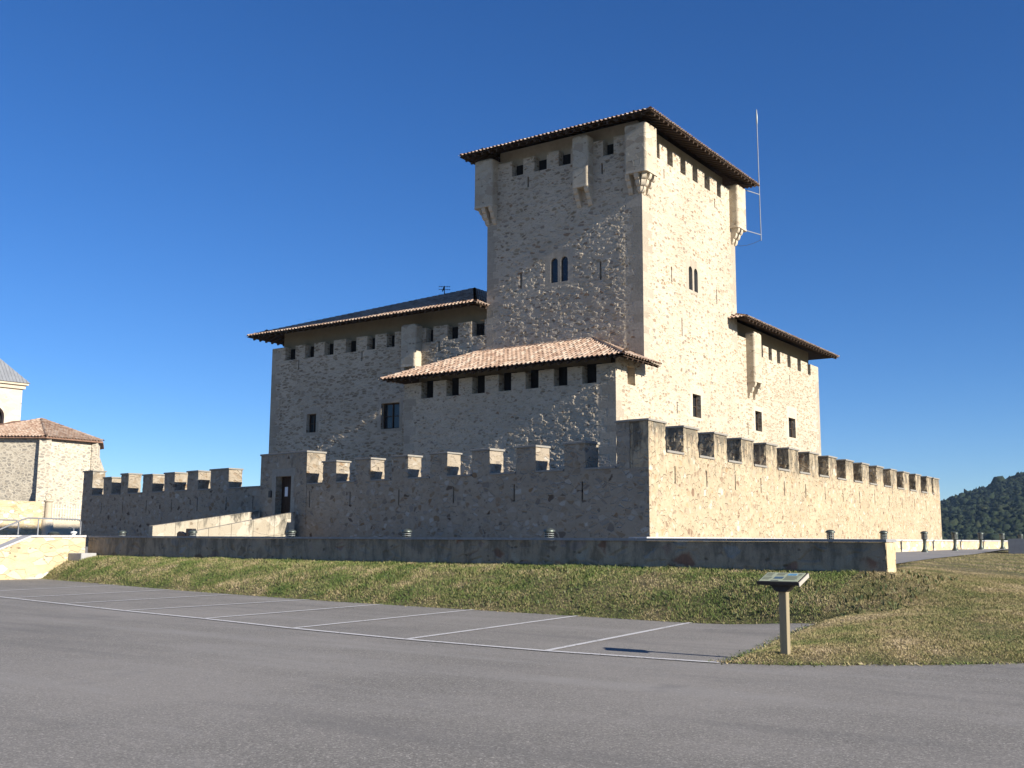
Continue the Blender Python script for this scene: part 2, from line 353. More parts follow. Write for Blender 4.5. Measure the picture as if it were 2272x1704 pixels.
# ---------------------------------------------------------------- tile roofs
def tile_facet(mb,A,u,s,poly,pitch=.25,course=.42,amp=.055,prof=6,lift=.035):
    """barrel tiles over a facet: A eave origin, u along eave, s up the slope (unit), poly = (u,v) outline"""
    A,u,s=Vector(A),Vector(u).normalized(),Vector(s).normalized();n=u.cross(s).normalized()
    if n.z<0:n=-n
    umin=min(p[0] for p in poly);umax=max(p[0] for p in poly)
    def vr(x):
        vs=[]
        for i in range(len(poly)):
            (a,b),(c,d)=poly[i],poly[(i+1)%len(poly)]
            if min(a,c)<=x<=max(a,c) and abs(c-a)>1e-9: vs.append(b+(d-b)*(x-a)/(c-a))
        return (min(vs),max(vs)) if len(vs)>1 else (0,0)
    k=int((umax-umin)/pitch)
    for i in range(k):
        x0=umin+i*pitch;v0,v1=vr(x0+pitch/2)
        if v1-v0<.05: continue
        v=v0;j=0
        while v<v1-.02:
            e=min(v+course+.05,v1)
            jx=random.uniform(-.008,.008);jz=random.uniform(-.006,.008);jv=random.uniform(-.015,.015) if j else random.uniform(-.03,.01)
            # cover tile (half barrel) and the channel beside it
            for cover in (1,0):
                pr=[]
                for q in range(prof+1):
                    t=math.pi*q/prof
                    if cover: pr.append((pitch*.5-math.cos(t)*pitch*.30,math.sin(t)*amp+.02))
                    else: pr.append((-math.cos(t)*pitch*.28,-math.sin(t)*amp*.6+.022))
                vs=[]
                for vv,l in ((v+jv,lift),(e,0)):
                    for px,pz in pr: vs.append(A+u*(x0+px+jx)+s*vv+n*(pz+l+jz))
                m_=prof+1
                fs=[(q,q+1,m_+q+1,m_+q) for q in range(prof)]
                # tile end thickness
                for px,pz in pr: vs.append(A+u*(x0+px+jx)+s*(v+jv)+n*(pz+lift+jz-.016))
                fs+=[(q+1,q,2*m_+q,2*m_+q+1) for q in range(prof)]
                mb.add(vs,fs)
            v+=course;j+=1
def hip_tiles(mb,a,b,r=.11,step=.4):
    a,b=Vector(a),Vector(b);d=(b-a);ln=d.length;d.normalize();side=d.cross(Vector((0,0,1))).normalized();up=side.cross(d)
    k=max(1,int(ln/step))
    for i in range(k):
        p=a+d*(i*ln/k);q=a+d*((i+1)*ln/k+.05);vs=[]
        for pp,l in ((p,.05),(q,.015)):
            for t in range(7):
                t=math.pi*t/6;vs.append(pp+side*math.cos(t)*r+up*(math.sin(t)*r*.9+l))
        mb.add(vs,[(t,t+1,8+t,7+t) for t in range(6)])
def rafters(roof,a,b,inw,length,slope,count,wd=.11,ht=.15,drop=.12):
    """rafter tails under an eave from a to b; inw = horizontal inward unit vector"""
    a,b,inw=Vector(a),Vector(b),Vector(inw)
    m=MB();m.beam((0,0,0),(inw.x*length,inw.y*length,slope*length),wd,ht)
    first=None
    for i in range(count):
        p=a+(b-a)*((i+.5)/count)+Vector((0,0,-drop))
        if first is None: o=m.build('rafter',WOOD,roof);first=o
        else:
            o=first.copy();COL.objects.link(o);o.parent=roof
        o.location=p
def soffit(roof,pts,drop=.045):
    m=MB();q=[Vector(p)-Vector((0,0,drop)) for p in pts];r=[p-Vector((0,0,.025)) for p in q];k=len(q)
    m.add(q+r,[tuple(range(k)),tuple(range(2*k-1,k-1,-1))]+[(i,(i+1)%k,(i+1)%k+k,i+k) for i in range(k)])
    return m.build('soffit',WOOD,roof)

# ---------------------------------------------------------------- bartizans
def rounded_rect(x0,x1,y0,y1,r,corners='1111',k=4):
    pts=[]
    for (cx,cy,a0,on) in ((x0+r,y0+r,180,corners[0]),(x1-r,y0+r,270,corners[1]),(x1-r,y1-r,0,corners[2]),(x0+r,y1-r,90,corners[3])):
        if on=='1':
            for i in range(k+1):
                t=R(a0+90*i/k);pts.append((cx+r*math.cos(t),cy+r*math.sin(t)))
        else:
            pts.append((cx+math.copysign(r,cx-(x0+x1)/2),cy+math.copysign(r,cy-(y0+y1)/2)))
    return pts
def corbel(parent,o,out,h=.95,p=.52,wd=.24):
    """stepped roll corbel, o = top point at the wall face, out = outward unit vector"""
    prof=[(-.05,0),(p,0)];steps=3
    for i in range(steps):
        zt=-h*i/steps;zb=-h*(i+1)/steps;pp=p*(1-i/steps);rr=h/steps
        for k in range(1,6):
            t=k/5*math.pi/2
            prof.append((pp-rr*.55*(1-math.cos(t)),zt-rr*math.sin(t)*.96))
        if i<steps-1: prof.append((p*(1-(i+1)/steps),zb))
    prof.append((-.05,-h))
    out=Vector(out);side=Vector((-out.y,out.x,0))
    m=MB();m.prism(prof,Vector(o)-side*wd/2,out,(0,0,1),side,wd)
    return m.build('corbel',DRESS,parent)
def turret(parent,x0,x1,y0,y1,z0,z1,corners,corbels,cap=True,name='bartizan',r=.13):
    m=MB();poly=rounded_rect(x0,x1,y0,y1,r,corners)
    m.prism(poly,(0,0,z0),(1,0,0),(0,1,0),(0,0,1),z1-z0-.1)
    cx,cy=(x0+x1)/2,(y0+y1)/2
    lo=[(px,py,z1-.1) for px,py in poly];hi=[(cx+(px-cx)*.82,cy+(py-cy)*.82,z1) for px,py in poly];k=len(poly)
    m.add(lo+hi,[(i,(i+1)%k,(i+1)%k+k,i+k) for i in range(k)]+[tuple(range(k,2*k))])
    o=m.build(name,TURR,parent)
    b=MB();b.prism([(cx+(px-cx)*1.02,cy+(py-cy)*1.02) for px,py in poly],(0,0,z0-.13),(1,0,0),(0,1,0),(0,0,1),.128)
    b.build('base_slab',DRESS,o)
    for c in corbels: corbel(o,*c)
    return o
TURR=rubble('turret_stone',(.57,.50,.38),[(0,(.44,.37,.27)),(.5,(.52,.45,.34)),(1,(.40,.33,.24))],scale=1.7,zs=1.6,show=.5,bump=.03,edge=(.0,.06))

# ================================================================= GROUND
EDGE=[(-60,27.2),(-37.1,23.3),(-33,22.66),(-26.8,21.54),(-20.5,20.86),(-17.2,20.76),(-13.7,20.75),(-9.75,20.65),(-8.0,20.75),(-7.0,20.6),(-7.1,19.8),(-7.05,18.7),(-6.5,16.07),(-6.3,14.6),(-6.22,14.03),(-5.43,14.35),(-3.92,15.5),(-2.88,16.58),(2,21),(8,26.5),(20,37),(40,54)]
BACK=[(-60,26.3),(-37,25.1),(-6.65,23.5),(-6.9,24.6),(-7.66,27.5),(-8.6,35),(-9.4,45),(-11.2,60),(-12,75),(-13,110)]
def seg_d(X,Y,pl):
    D=np.full(X.shape,1e9)
    for (ax,ay),(bx,by) in zip(pl[:-1],pl[1:]):
        dx,dy=bx-ax,by-ay;t=np.clip(((X-ax)*dx+(Y-ay)*dy)/(dx*dx+dy*dy),0,1)
        D=np.minimum(D,np.hypot(X-ax-t*dx,Y-ay-t*dy))
    return D
def inside(X,Y,poly):
    c=np.zeros(X.shape,bool);n=len(poly)
    for i in range(n):
        (x1,y1),(x2,y2)=poly[i],poly[(i+1)%n]
        if y1==y2: continue
        k=((y1>Y)!=(y2>Y))&(X<(x2-x1)*(Y-y1)/(y2-y1)+x1);c^=k
    return c
GRASS=EDGE+BACK[::-1]
def z_asph(X,Y):
    return .0082*np.maximum(0,-X-9)+.12*np.exp(-((X+7)**2+(Y-20.8)**2)/2.2)
def z_terr(X,Y): return np.minimum(1.12+.008*(Y-25),1.42)
def z_grass(X,Y):
    de=seg_d(X,Y,EDGE);db=seg_d(X,Y,BACK)
    t=de/(de+db+1e-6)
    q_=np.clip((Y-23.3)/4.2,0,1);q_=q_*q_*(3-2*q_);zb=1.0+q_*(z_terr(X,Y)-.055-1.0)
    z=z_asph(X,Y)*(1-t)+zb*(t+.16*np.sin(np.pi*t)*np.clip(1-(X+9)/6,0,1))
    z=z+.03*np.clip((de-.10+.28*(_vn(X,Y,.33,7)-.5))/.25,-.8,1)+(.10*(_vn(X,Y,1.3,1)-.5)+.06*(_vn(X,Y,.5,2)-.5))*np.where(X>-7.5,.45,1)*np.clip(de/1.0,0,1)*np.clip(db/.6,0.15,1)
    return z
def grid_obj(name,mat,xs,ys,zf,mask=None):
    X,Y=np.meshgrid(xs,ys);Z=zf(X,Y);nx,ny=len(xs),len(ys)
    V=np.stack([X,Y,Z],-1).reshape(-1,3)
    I=np.arange(nx*ny).reshape(ny,nx)
    Fq=np.stack([I[:-1,:-1],I[:-1,1:],I[1:,1:],I[1:,:-1]],-1).reshape(-1,4)
    if mask is not None:
        mk=mask(X,Y).reshape(-1);Fq=Fq[mk[Fq].all(1)]
    used=np.zeros(len(V),bool);used[Fq.reshape(-1)]=True;remap=np.cumsum(used)-1
    V=V[used];Fq=remap[Fq]
    me=bpy.data.meshes.new(name);me.vertices.add(len(V));me.vertices.foreach_set('co',V.reshape(-1).astype(np.float32))
    me.loops.add(Fq.size);me.loops.foreach_set('vertex_index',Fq.reshape(-1).astype(np.int32))
    me.polygons.add(len(Fq));me.polygons.foreach_set('loop_start',np.arange(0,Fq.size,4,dtype=np.int32))
    me.update(calc_edges=True);me.validate();me.materials.append(mat)
    me.polygons.foreach_set('use_smooth',[True]*len(me.polygons))
    o=bpy.data.objects.new(name,me);COL.objects.link(o);return o
def asphalt_mat():
    m,nt,b=newmat('asphalt');oc,_=coords(nt)
    ag=N(nt,'ShaderNodeTexVoronoi',Scale=70);L(nt,oc,ag.inputs['Vector'])
    s=nt.nodes.new('ShaderNodeSeparateColor');L(nt,ag.outputs['Color'],s.inputs[0])
    big=noise(nt,oc,.22,5,.6);mid=noise(nt,oc,1.4,6,.7);fine=noise(nt,oc,25,5,.75)
    c=ramp(nt,s.outputs[0],[(0,(.127,.119,.106)),(.55,(.208,.195,.174)),(.9,(.279,.261,.232)),(1,(.44,.41,.37))]).outputs[0]
    c=mix(nt,mapr(nt,fine.outputs[0],.3,.75,0,.55),c,(.132,.125,.116))
    c=mix(nt,mapr(nt,big.outputs[0],.42,.62,0,.45),c,(.285,.264,.24))
    c=mix(nt,mapr(nt,mid.outputs[0],.55,.8,0,.35),c,(.27,.257,.242))
    tcs=nt.nodes.new('ShaderNodeMapping');tcs.inputs['Rotation'].default_value=(0,0,R(35));tcs.inputs['Scale'].default_value=(.10,.75,1);L(nt,oc,tcs.inputs['Vector'])
    stn=noise(nt,tcs.outputs[0],1.0,5,.62)
    c=mix(nt,mapr(nt,stn.outputs[0],.52,.68,0,.5),c,(.275,.262,.245))
    c=mix(nt,mapr(nt,stn.outputs[0],.46,.34,0,.4),c,(.125,.12,.115))
    blot=noise(nt,oc,.75,3,.5)
    c=mix(nt,mapr(nt,blot.outputs[0],.66,.74,0,.35),c,(.12,.117,.115))
    # patches worn smooth and pale stones pressed into the top
    v=N(nt,'ShaderNodeTexVoronoi',Scale=5.5);L(nt,oc,v.inputs['Vector'])
    sv=nt.nodes.new('ShaderNodeSeparateColor');L(nt,v.outputs['Color'],sv.inputs[0])
    peb=math_(nt,'MULTIPLY',mapr(nt,v.outputs['Distance'],.085,.06),mapr(nt,sv.outputs[1],.66,.68))
    c=mix(nt,peb,c,(.42,.39,.34))
    tc2=nt.nodes.new('ShaderNodeMapping');tc2.inputs['Rotation'].default_value=(0,0,R(-38));tc2.inputs['Scale'].default_value=(.9,6,1);L(nt,oc,tc2.inputs['Vector'])
    scf=noise(nt,tc2.outputs[0],.9,6,.8)
    c=mix(nt,math_(nt,'MULTIPLY',mapr(nt,scf.outputs[0],.70,.76),mapr(nt,mid.outputs[0],.5,.6)),c,(.42,.40,.37))
    L(nt,c,b.inputs['Base Color']);b.inputs['Roughness'].default_value=.9
    h=math_(nt,'ADD',s.outputs[0],math_(nt,'MULTIPLY',fine.outputs[0],.8))
    bp=N(nt,'ShaderNodeBump',Strength=.55,Distance=.012);L(nt,h,bp.inputs['Height']);L(nt,bp.outputs[0],b.inputs['Normal'])
    return m
ASPH=asphalt_mat()
xs=np.concatenate([np.linspace(-150,-42,20)[:-1],np.arange(-42,4,.5),np.linspace(4,120,24)])
ys=np.concatenate([np.linspace(-80,12,20)[:-1],np.arange(12,29,.5)])
tag(grid_obj('parking_asphalt',ASPH,xs,ys,z_asph,lambda X,Y:~(inside(X,Y,GRASS)&(seg_d(X,Y,EDGE)>1.6))),kind='structure')
gm=bpy.data.meshes.new('ground');
g=MB();g.quad((-4000,-4000,-.4),(4000,-4000,-.4),(4000,4000,-.4),(-4000,4000,-.4))
EARTH=plain('dry_earth',(.16,.14,.09),.95,.25,.05)
tag(g.build('ground',EARTH,recalc=False),kind='structure')

def soil_mat():
    m,nt,b=newmat('turf_soil');oc,_=coords(nt)
    a=noise(nt,oc,.8,5,.65);c1=noise(nt,oc,9,6,.75)
    c=ramp(nt,mapr(nt,a.outputs[0],.3,.7),[(0,(.10,.12,.035)),(.5,(.18,.16,.07)),(1,(.29,.22,.12))]).outputs[0]
    c=mix(nt,mapr(nt,c1.outputs[0],.35,.7),c,(.06,.05,.03))
    L(nt,c,b.inputs['Base Color']);b.inputs['Roughness'].default_value=.95
    bp=N(nt,'ShaderNodeBump',Strength=1,Distance=.06);L(nt,c1.outputs[0],bp.inputs['Height']);L(nt,bp.outputs[0],b.inputs['Normal'])
    return m
def z_sheet(X,Y):
    ins=inside(X,Y,GRASS);de=seg_d(X,Y,EDGE)
    db=seg_d(X,Y,BACK);near_back=db<de
    return np.where(ins,z_grass(X,Y),np.where(near_back,.9,z_asph(X,Y)-np.clip(de*.35,.01,.3)))
tag(grid_obj('grass_bank',soil_mat(),np.arange(-44,16,.18),np.concatenate([np.arange(13,30,.18),np.arange(30,100,.8)]),z_sheet,
   lambda X,Y:inside(X,Y,GRASS)|(seg_d(X,Y,GRASS+GRASS[:1])<.45)),kind='structure')

# white bay markings: thin sheets that follow the asphalt
PAINT=None
def paint_mat():
    m,nt,b=newmat('road_paint');oc,_=coords(nt)
    n=noise(nt,oc,16,5,.75);n2=noise(nt,oc,1.3,3,.6)
    t=nt.nodes.new('ShaderNodeBsdfTransparent');mx=nt.nodes.new('ShaderNodeMixShader')
    L(nt,mapr(nt,math_(nt,'ADD',n.outputs[0],math_(nt,'MULTIPLY',n2.outputs[0],.35)),.52,.62,.0,1),mx.inputs[0])
    L(nt,t.outputs[0],mx.inputs[1]);L(nt,b.outputs[0],mx.inputs[2]);L(nt,mx.outputs[0],nt.nodes['Material Output'].inputs[0])
    b.inputs['Base Color'].default_value=(.52,.51,.50,1)
    return m
PAINT=paint_mat()
def strip(pts,wd):
    m=MB();P=[]
    for (ax,ay),(bx,by) in zip(pts[:-1],pts[1:]):
        k=max(2,int(math.hypot(bx-ax,by-ay)/.4))
        for i in range(k): P.append((ax+(bx-ax)*i/k,ay+(by-ay)*i/k))
    P.append(pts[-1]);vs=[]
    for i,p in enumerate(P):
        a=P[max(i-1,0)];b=P[min(i+1,len(P)-1)];dx,dy=b[0]-a[0],b[1]-a[1];l=math.hypot(dx,dy)
        for s in (-1,1):
            x=p[0]-dy/l*wd/2*s;y=p[1]+dx/l*wd/2*s
            vs.append((x,y,float(z_asph(np.array(x),np.array(y)))+.012))
    m.add(vs,[(2*i,2*i+1,2*i+3,2*i+2) for i in range(len(P)-1)])
    o=m.build('bay_line',PAINT);return tag(o,kind='structure')
FR=[(-40,17.7),(-27.19,15.96),(-20.63,14.98),(-17.63,14.67),(-14.69,14.24),(-11.77,13.98),(-9.02,13.96),(-6.25,14.02)]
strip(FR,.13)
for a,b in [((-9.02,13.96),(-9.8,20.6)),((-11.77,13.98),(-12.55,20.72)),((-14.69,14.24),(-15.4,20.72)),((-17.63,14.67),(-18.25,20.75)),((-20.63,14.98),(-20.9,20.86)),((-23.6,15.45),(-24.2,21.05)),((-26.6,15.9),(-27.4,21.45)),((-29.7,16.35),(-31,22.2))]: strip([a,b],.115)

# terrace and drive behind the low wall
def pave_mat(name,c0,c1):
    m,nt,b=newmat(name);oc,mp=coords(nt)
    n=noise(nt,oc,.5,5,.65);f=noise(nt,oc,18,4,.7)
    c=mix(nt,mapr(nt,n.outputs[0],.35,.65),c0,c1);c=mix(nt,mapr(nt,f.outputs[0],.35,.75,0,.4),c,(.12,.115,.11))
    L(nt,c,b.inputs['Base Color']);return m
m=MB();rows=[24.2,27.5,35,45,60,75,110,150]
bx=lambda y: float(np.interp(y,[23.5,24.6,27.5,35,45,60,75,110,150],[-6.72,-6.9,-7.6,-8.5,-9.3,-11.1,-11.9,-12.9,-14]))
zt=lambda y: float(z_terr(np.array(0.),np.array(y)))
for a,b_ in zip(rows[:-1],rows[1:]):
    m.quad((-13.2,a,zt(a)),(bx(a),a,zt(a)),(bx(b_),b_,zt(b_)),(-13.2,b_,zt(b_)))
tag(m.build('drive',pave_mat('drive_asphalt',(.20,.195,.195),(.27,.255,.24)),recalc=False),kind='structure')
m=MB();xl=-37
m.quad((-36.9,25.45,zt(25.4)),(-13.2,24.2,zt(24.2)),(-13.2,26.2,zt(26.2)),(-36.9,26.2,zt(26.2)))
for a,b_ in zip([26.2,28,35,45,60,75,110],[28,35,45,60,75,110,150]):
    m.quad((-150,a,zt(a)),(-13.2,a,zt(a)),(-13.2,b_,zt(b_)),(-150,b_,zt(b_)))
tag(m.build('terrace',pave_mat('terrace_paving',(.22,.21,.20),(.28,.265,.24)),recalc=False),kind='structure')

# ================================================================= LOW WALLS
ang=math.atan2(1.6,-30.35)
def course_wall(name,label,cat,o,rz,length,thick,z_bot,z_top0,z_top1,mat,cope,ct=.06,over=.05,seg=None):
    """low wall along local +x with coping slabs; tops may slope from z_top0 to z_top1"""
    t=thing(name,label,cat,o,rz)
    m=MB();k=max(1,int(length/2.5))
    m.hexa([(0,0,z_bot),(length,0,z_bot),(length,thick,z_bot),(0,thick,z_bot),(0,0,z_top0),(length,0,z_top1),(length,thick,z_top1),(0,thick,z_top0)])
    m.build('wall_body',mat,t)
    sl=seg or 1.2;n=max(1,round(length/sl));c=MB()
    for i in range(n):
        a=i*length/n+.004;b=(i+1)*length/n-.004
        if i==0:a=-over
        if i==n-1:b=length+over
        f=lambda x:z_top0+(z_top1-z_top0)*x/length+.003
        j=random.uniform(-.004,.004)
        c.hexa([(a,-over+j,f(a)),(b,-over+j,f(b)),(b,thick+over,f(b)),(a,thick+over,f(a)),(a,-over+j,f(a)+ct),(b,-over+j,f(b)+ct),(b,thick+over,f(b)+ct),(a,thick+over,f(a)+ct)])
    c.build('coping',cope,t);return t
# front retaining wall: local x runs from the left corner to the right end
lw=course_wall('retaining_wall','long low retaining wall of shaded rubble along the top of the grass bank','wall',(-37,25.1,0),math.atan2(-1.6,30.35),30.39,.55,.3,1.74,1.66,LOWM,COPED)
ENDB=MB();ENDB.box(30.393,30.43,.0,.55,.7,1.655)
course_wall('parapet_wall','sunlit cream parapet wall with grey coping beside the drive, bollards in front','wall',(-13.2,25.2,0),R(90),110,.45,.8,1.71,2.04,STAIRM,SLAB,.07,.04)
# staircase side walls at far left
def stair_wall(x,label,y_top=25.0,zt_=1.75):
    t=thing('stair_wall',label,'wall',(x,0,0))
    pr=[(y_top,0),(y_top,zt_),(22.75,zt_-.02),(20.2,.72),(20.2,0)]
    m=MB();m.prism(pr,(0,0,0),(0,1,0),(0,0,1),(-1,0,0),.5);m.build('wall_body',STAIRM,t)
    c=MB()
    for (ya,za),(yb,zb) in (((y_top,zt_),(22.75,zt_-.02)),((22.75,zt_-.02),(20.15,.70))):
        n=3
        for i in range(n):
            p=[ya+(yb-ya)*i/n,za+(zb-za)*i/n];q=[ya+(yb-ya)*(i+1)/n+(.006 if yb<ya else 0),za+(zb-za)*(i+1)/n]
            c.hexa([(.04,p[0],p[1]+.003),(.04,q[0],q[1]+.003),(-.54,q[0],q[1]+.003),(-.54,p[0],p[1]+.003),(.04,p[0],p[1]+.075),(.04,q[0],q[1]+.075),(-.54,q[0],q[1]+.075),(-.54,p[0],p[1]+.075)])
    c.build('coping',SLAB,t);return t
stair_wall(-37.02,'sunlit yellow rubble side wall of the steps with sloping grey coping')
stair_wall(-41.2,'second side wall of the steps, at the left picture edge behind the handrail')
st=thing('stone_steps','stone steps between the two yellow side walls','steps',(0,0,0))
m=MB()
for i in range(9): m.box(-41.15,-37.55,20.6+i*.5,25.2+.1,.12+i*.115-.3,.12+(i+1)*.115)
m.build('treads',CONC,st)
def handrail(x,label,ys,group='handrails of the steps'):
    t=thing('handrail',label,'handrail',(x,0,0),group=group)
    y0,y1,y2=ys
    pts=[(0,y0,1.85),(0,y0,2.32),(0,y0-.05,2.39),(0,y0-.14,2.42),(0,y1+.15,2.43),(0,y1-.1,2.36),(0,y2,1.42),(0,y2-.06,1.30),(0,y2-.06,.8)]
    m=MB();m.tube(pts,.03,8);m.build('rail',STEEL,t,smooth=True)
    for y in (y1+.55,):
        p=MB();p.tube([(0,y,1.8),(0,y,2.42)],.025,8);p.build('baluster',STEEL,t,smooth=True)
handrail(-37.25,'grey steel handrail standing on the sunlit wall of the steps',(24.9,22.6,20.35))
handrail(-41.45,'steel handrail end at the left picture edge, beyond the steps',(24.9,22.6,20.35))
cb=MB();cb.box(-37.0,-36.2,24.3,24.95,.75,1.16)
tag(cb.build('stone_block',CONC,bevel=.02),'grey stone block on the grass where the two low walls meet','block')

# ================================================================= CURTAIN WALL
XW,YW=-19.22,37.0;PH=R(7.8)
def rough(o,amp,cuts=7):
    bm=bmesh.new();bm.from_mesh(o.data);bmesh.ops.subdivide_edges(bm,edges=bm.edges[:],cuts=cuts,use_grid_fill=True)
    bm.normal_update();lo=min(v.co.z for v in bm.verts)
    mv=[]
    for v in bm.verts:
        if v.co.z<lo+.05: continue
        edge=max((e.calc_face_angle(0) for e in v.link_edges),default=0)>.5
        mv.append((v,v.normal*(random.uniform(-amp,amp*.5)-(amp*abs(random.gauss(0,.9)) if edge else 0))))
    for v,d in mv:
        d.z*=.3;v.co+=d
    bm.to_mesh(o.data);bm.free()
def _end(): 
    o=ENDB.build('end_stones',STAIRM,lw);rough(o,.02,5)
_end()
def merlon(parent,box,mat=None,ct=.09,over=.05,mitre=0):
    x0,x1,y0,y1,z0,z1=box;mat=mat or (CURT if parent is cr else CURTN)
    j=lambda:random.uniform(-.025,.025)
    m=MB();nx=3;nz=4
    # faces a little uneven, like laid rubble
    if mitre: m.hexa([(x0,y0,z0),(x1,y0,z0),(x1,y1,z0),(x0+mitre,y1,z0),(x0,y0,z1),(x1,y0,z1),(x1,y1,z1),(x0+mitre,y1,z1)])
    else: m.hexa([(x0+j(),y0,z0),(x1+j(),y0,z0),(x1+j(),y1,z0),(x0+j(),y1,z0),(x0+j(),y0,z1),(x1+j(),y0,z1),(x1+j(),y1,z1),(x0+j(),y1,z1)])
    o=m.build('merlon',mat,parent)
    rough(o,.016)
    c=MB();q=j()*.4
    c.box(x0-over,x1+over,y0-over,y1+over,z1+.003,z1+ct+q);c.build('coping',COPE,o,bevel=.012);return o
def sill(parent,box):
    c=MB();c.box(*box);return c.build('crenel_sill',COPE,parent,bevel=.01)
T=.87
# right (sunny) face: local x = world Y, outward = world +X  -> local frame rotated
cr=thing('curtain_wall','long sunlit battlemented outer wall of ochre rubble running back to the right','wall',(XW,YW,0),R(90))
LR=45.3;ZS=5.18;MI=T*math.tan(PH)+.015
slits=[2.24+3.0*i for i in range(14)]
holes=[(s-.045,s+.045,3.98,4.68,.35) for s in slits]
m=MB();panel(m,(0,0,0),(1,0,0),(0,1,0),LR,.9,ZS,holes)
m.quad((MI,T,.9),(LR,T,.9),(LR,T,ZS),(MI,T,ZS));m.quad((LR,0,.9),(LR,T,.9),(LR,T,ZS),(LR,0,ZS));m.quad((0,0,.9),(MI,T,.9),(MI,T,ZS),(0,0,ZS))
m.quad((0,0,ZS),(LR,0,ZS),(LR,T,ZS),(MI,T,ZS))
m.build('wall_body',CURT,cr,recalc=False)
for h in holes: slit_part((0,0,0),(1,0,0),(0,1,0),h,cr)
mer=[(0,1.47)]+[(3.08+2.975*i,3.08+2.975*i+1.4) for i in range(15)]
mer[-1]=(43.6,LR)
for a,b in mer: merlon(cr,(a,b,0,T,ZS+.003,6.31),mitre=0 if a>0 else MI)
for (a,b),(c,d) in zip(mer[:-1],mer[1:]): sill(cr,(b+.04,c-.04,-.05,T+.05,ZS+.003,ZS+.10))
# left (shaded) face: local x runs along the wall to the left, y into the castle
cl=thing('curtain_wall','long shaded battlemented outer wall facing the car park, with the entrance door','wall',(XW,YW,0),math.pi-PH)
# local +x = (-cos,sin): left; local +y = (-sin(pi-ph)..) points outwards (-n); so inward = -y
IN=(0,-1,0);ZL=4.52;LL=45.9
ss=[3.27,6.97,10.64,14.3,17.9,21.15,26.17,28.76,31.73,34.57,37.5,40.4,43.2]
holes=[(s-.045,s+.045,3.35,4.08 if s<21 or s>22 else 4.2,.35) for s in ss]
G0,G1=21.42,25.5
dh=(22.72,24.07,2.62,5.04,.45)
m=MB();x0=.02
panel(m,(x0,0,0),(1,0,0),IN,G0-x0,.8,ZL,[(h[0]-x0,h[1]-x0,*h[2:]) for h in holes if h[1]<G0])
panel(m,(G1,0,0),(1,0,0),IN,LL-G1,.8,ZL,[(h[0]-G1,h[1]-G1,*h[2:]) for h in holes if h[0]>G1])
for a,b in ((x0,G0),(G1,LL)):
    a2_=a+(.95 if a<1 else 0);m.quad((a2_,-T,.8),(b,-T,.8),(b,-T,ZL),(a2_,-T,ZL));m.quad((a2_,0,ZL),(b,0,ZL),(b,-T,ZL),(a2_,-T,ZL))
m.quad((LL,0,.8),(LL,-T,.8),(LL,-T,ZL),(LL,0,ZL))
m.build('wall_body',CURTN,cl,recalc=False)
for h in holes: slit_part((0,0,0),(1,0,0),IN,h,cl)
# corner pier shares the height of the sunny wall
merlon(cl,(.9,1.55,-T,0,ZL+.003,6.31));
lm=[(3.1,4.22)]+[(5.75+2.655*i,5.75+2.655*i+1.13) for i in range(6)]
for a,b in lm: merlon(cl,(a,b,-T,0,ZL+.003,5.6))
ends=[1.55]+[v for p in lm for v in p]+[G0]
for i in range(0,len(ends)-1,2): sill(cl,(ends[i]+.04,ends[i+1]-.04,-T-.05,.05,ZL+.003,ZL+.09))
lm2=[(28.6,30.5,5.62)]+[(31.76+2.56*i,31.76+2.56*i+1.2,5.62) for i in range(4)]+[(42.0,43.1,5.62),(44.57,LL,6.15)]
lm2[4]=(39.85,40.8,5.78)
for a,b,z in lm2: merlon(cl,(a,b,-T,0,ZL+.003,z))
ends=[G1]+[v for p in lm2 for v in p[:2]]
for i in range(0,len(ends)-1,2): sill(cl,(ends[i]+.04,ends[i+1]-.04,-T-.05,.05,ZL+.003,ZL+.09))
# gate block, a little proud of the wall
GP=.03;GT=1.15
m=MB();panel(m,(G0,GP,0),(1,0,0),IN,G1-G0,.8,6.2,[(dh[0]-G0,dh[1]-G0,*dh[2:])])
for a in (G0,G1): m.quad((a,GP,.8),(a,-GT,.8),(a,-GT,6.2),(a,GP,6.2))
m.quad((G0,-GT,.8),(G1,-GT,.8),(G1,-GT,6.2),(G0,-GT,6.2));m.quad((G0,GP,6.2),(G1,GP,6.2),(G1,-GT,6.2),(G0,-GT,6.2))
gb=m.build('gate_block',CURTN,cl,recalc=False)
c=MB();c.box(G0-.05,G1+.05,-GT-.05,GP+.05,6.203,6.3);c.build('coping',COPE,gb,bevel=.012)
q=MB();surround(q,(0,GP,0),(1,0,0),IN,dh,.35,.4,.0,.01);q.build('door_surround',AGED,gb)
d=MB();
for i in range(7):
    a=dh[0]+i*(dh[1]-dh[0])/7;d.box(a+.006,a+(dh[1]-dh[0])/7-.006,-.42,-.36,dh[2],dh[3])
dr=d.build('door',DOORW,gb);p=MB();p.box(23.52,23.78,-.358,-.352,4.0,4.5);p.build('paper_notice',PAPER,dr)
p=MB();p.tube([(22.9,-.33,3.55),(22.9,-.28,3.55),(22.9,-.28,3.8),(22.9,-.33,3.8)],.015,6);p.build('door_handle',METAL,dr)
p=MB();p.box(24.38,24.6,GP+.004,GP+.09,3.95,4.3);tag(p.build('intercom_box',PANELF,gb,bevel=.01),'dark intercom box beside the door')

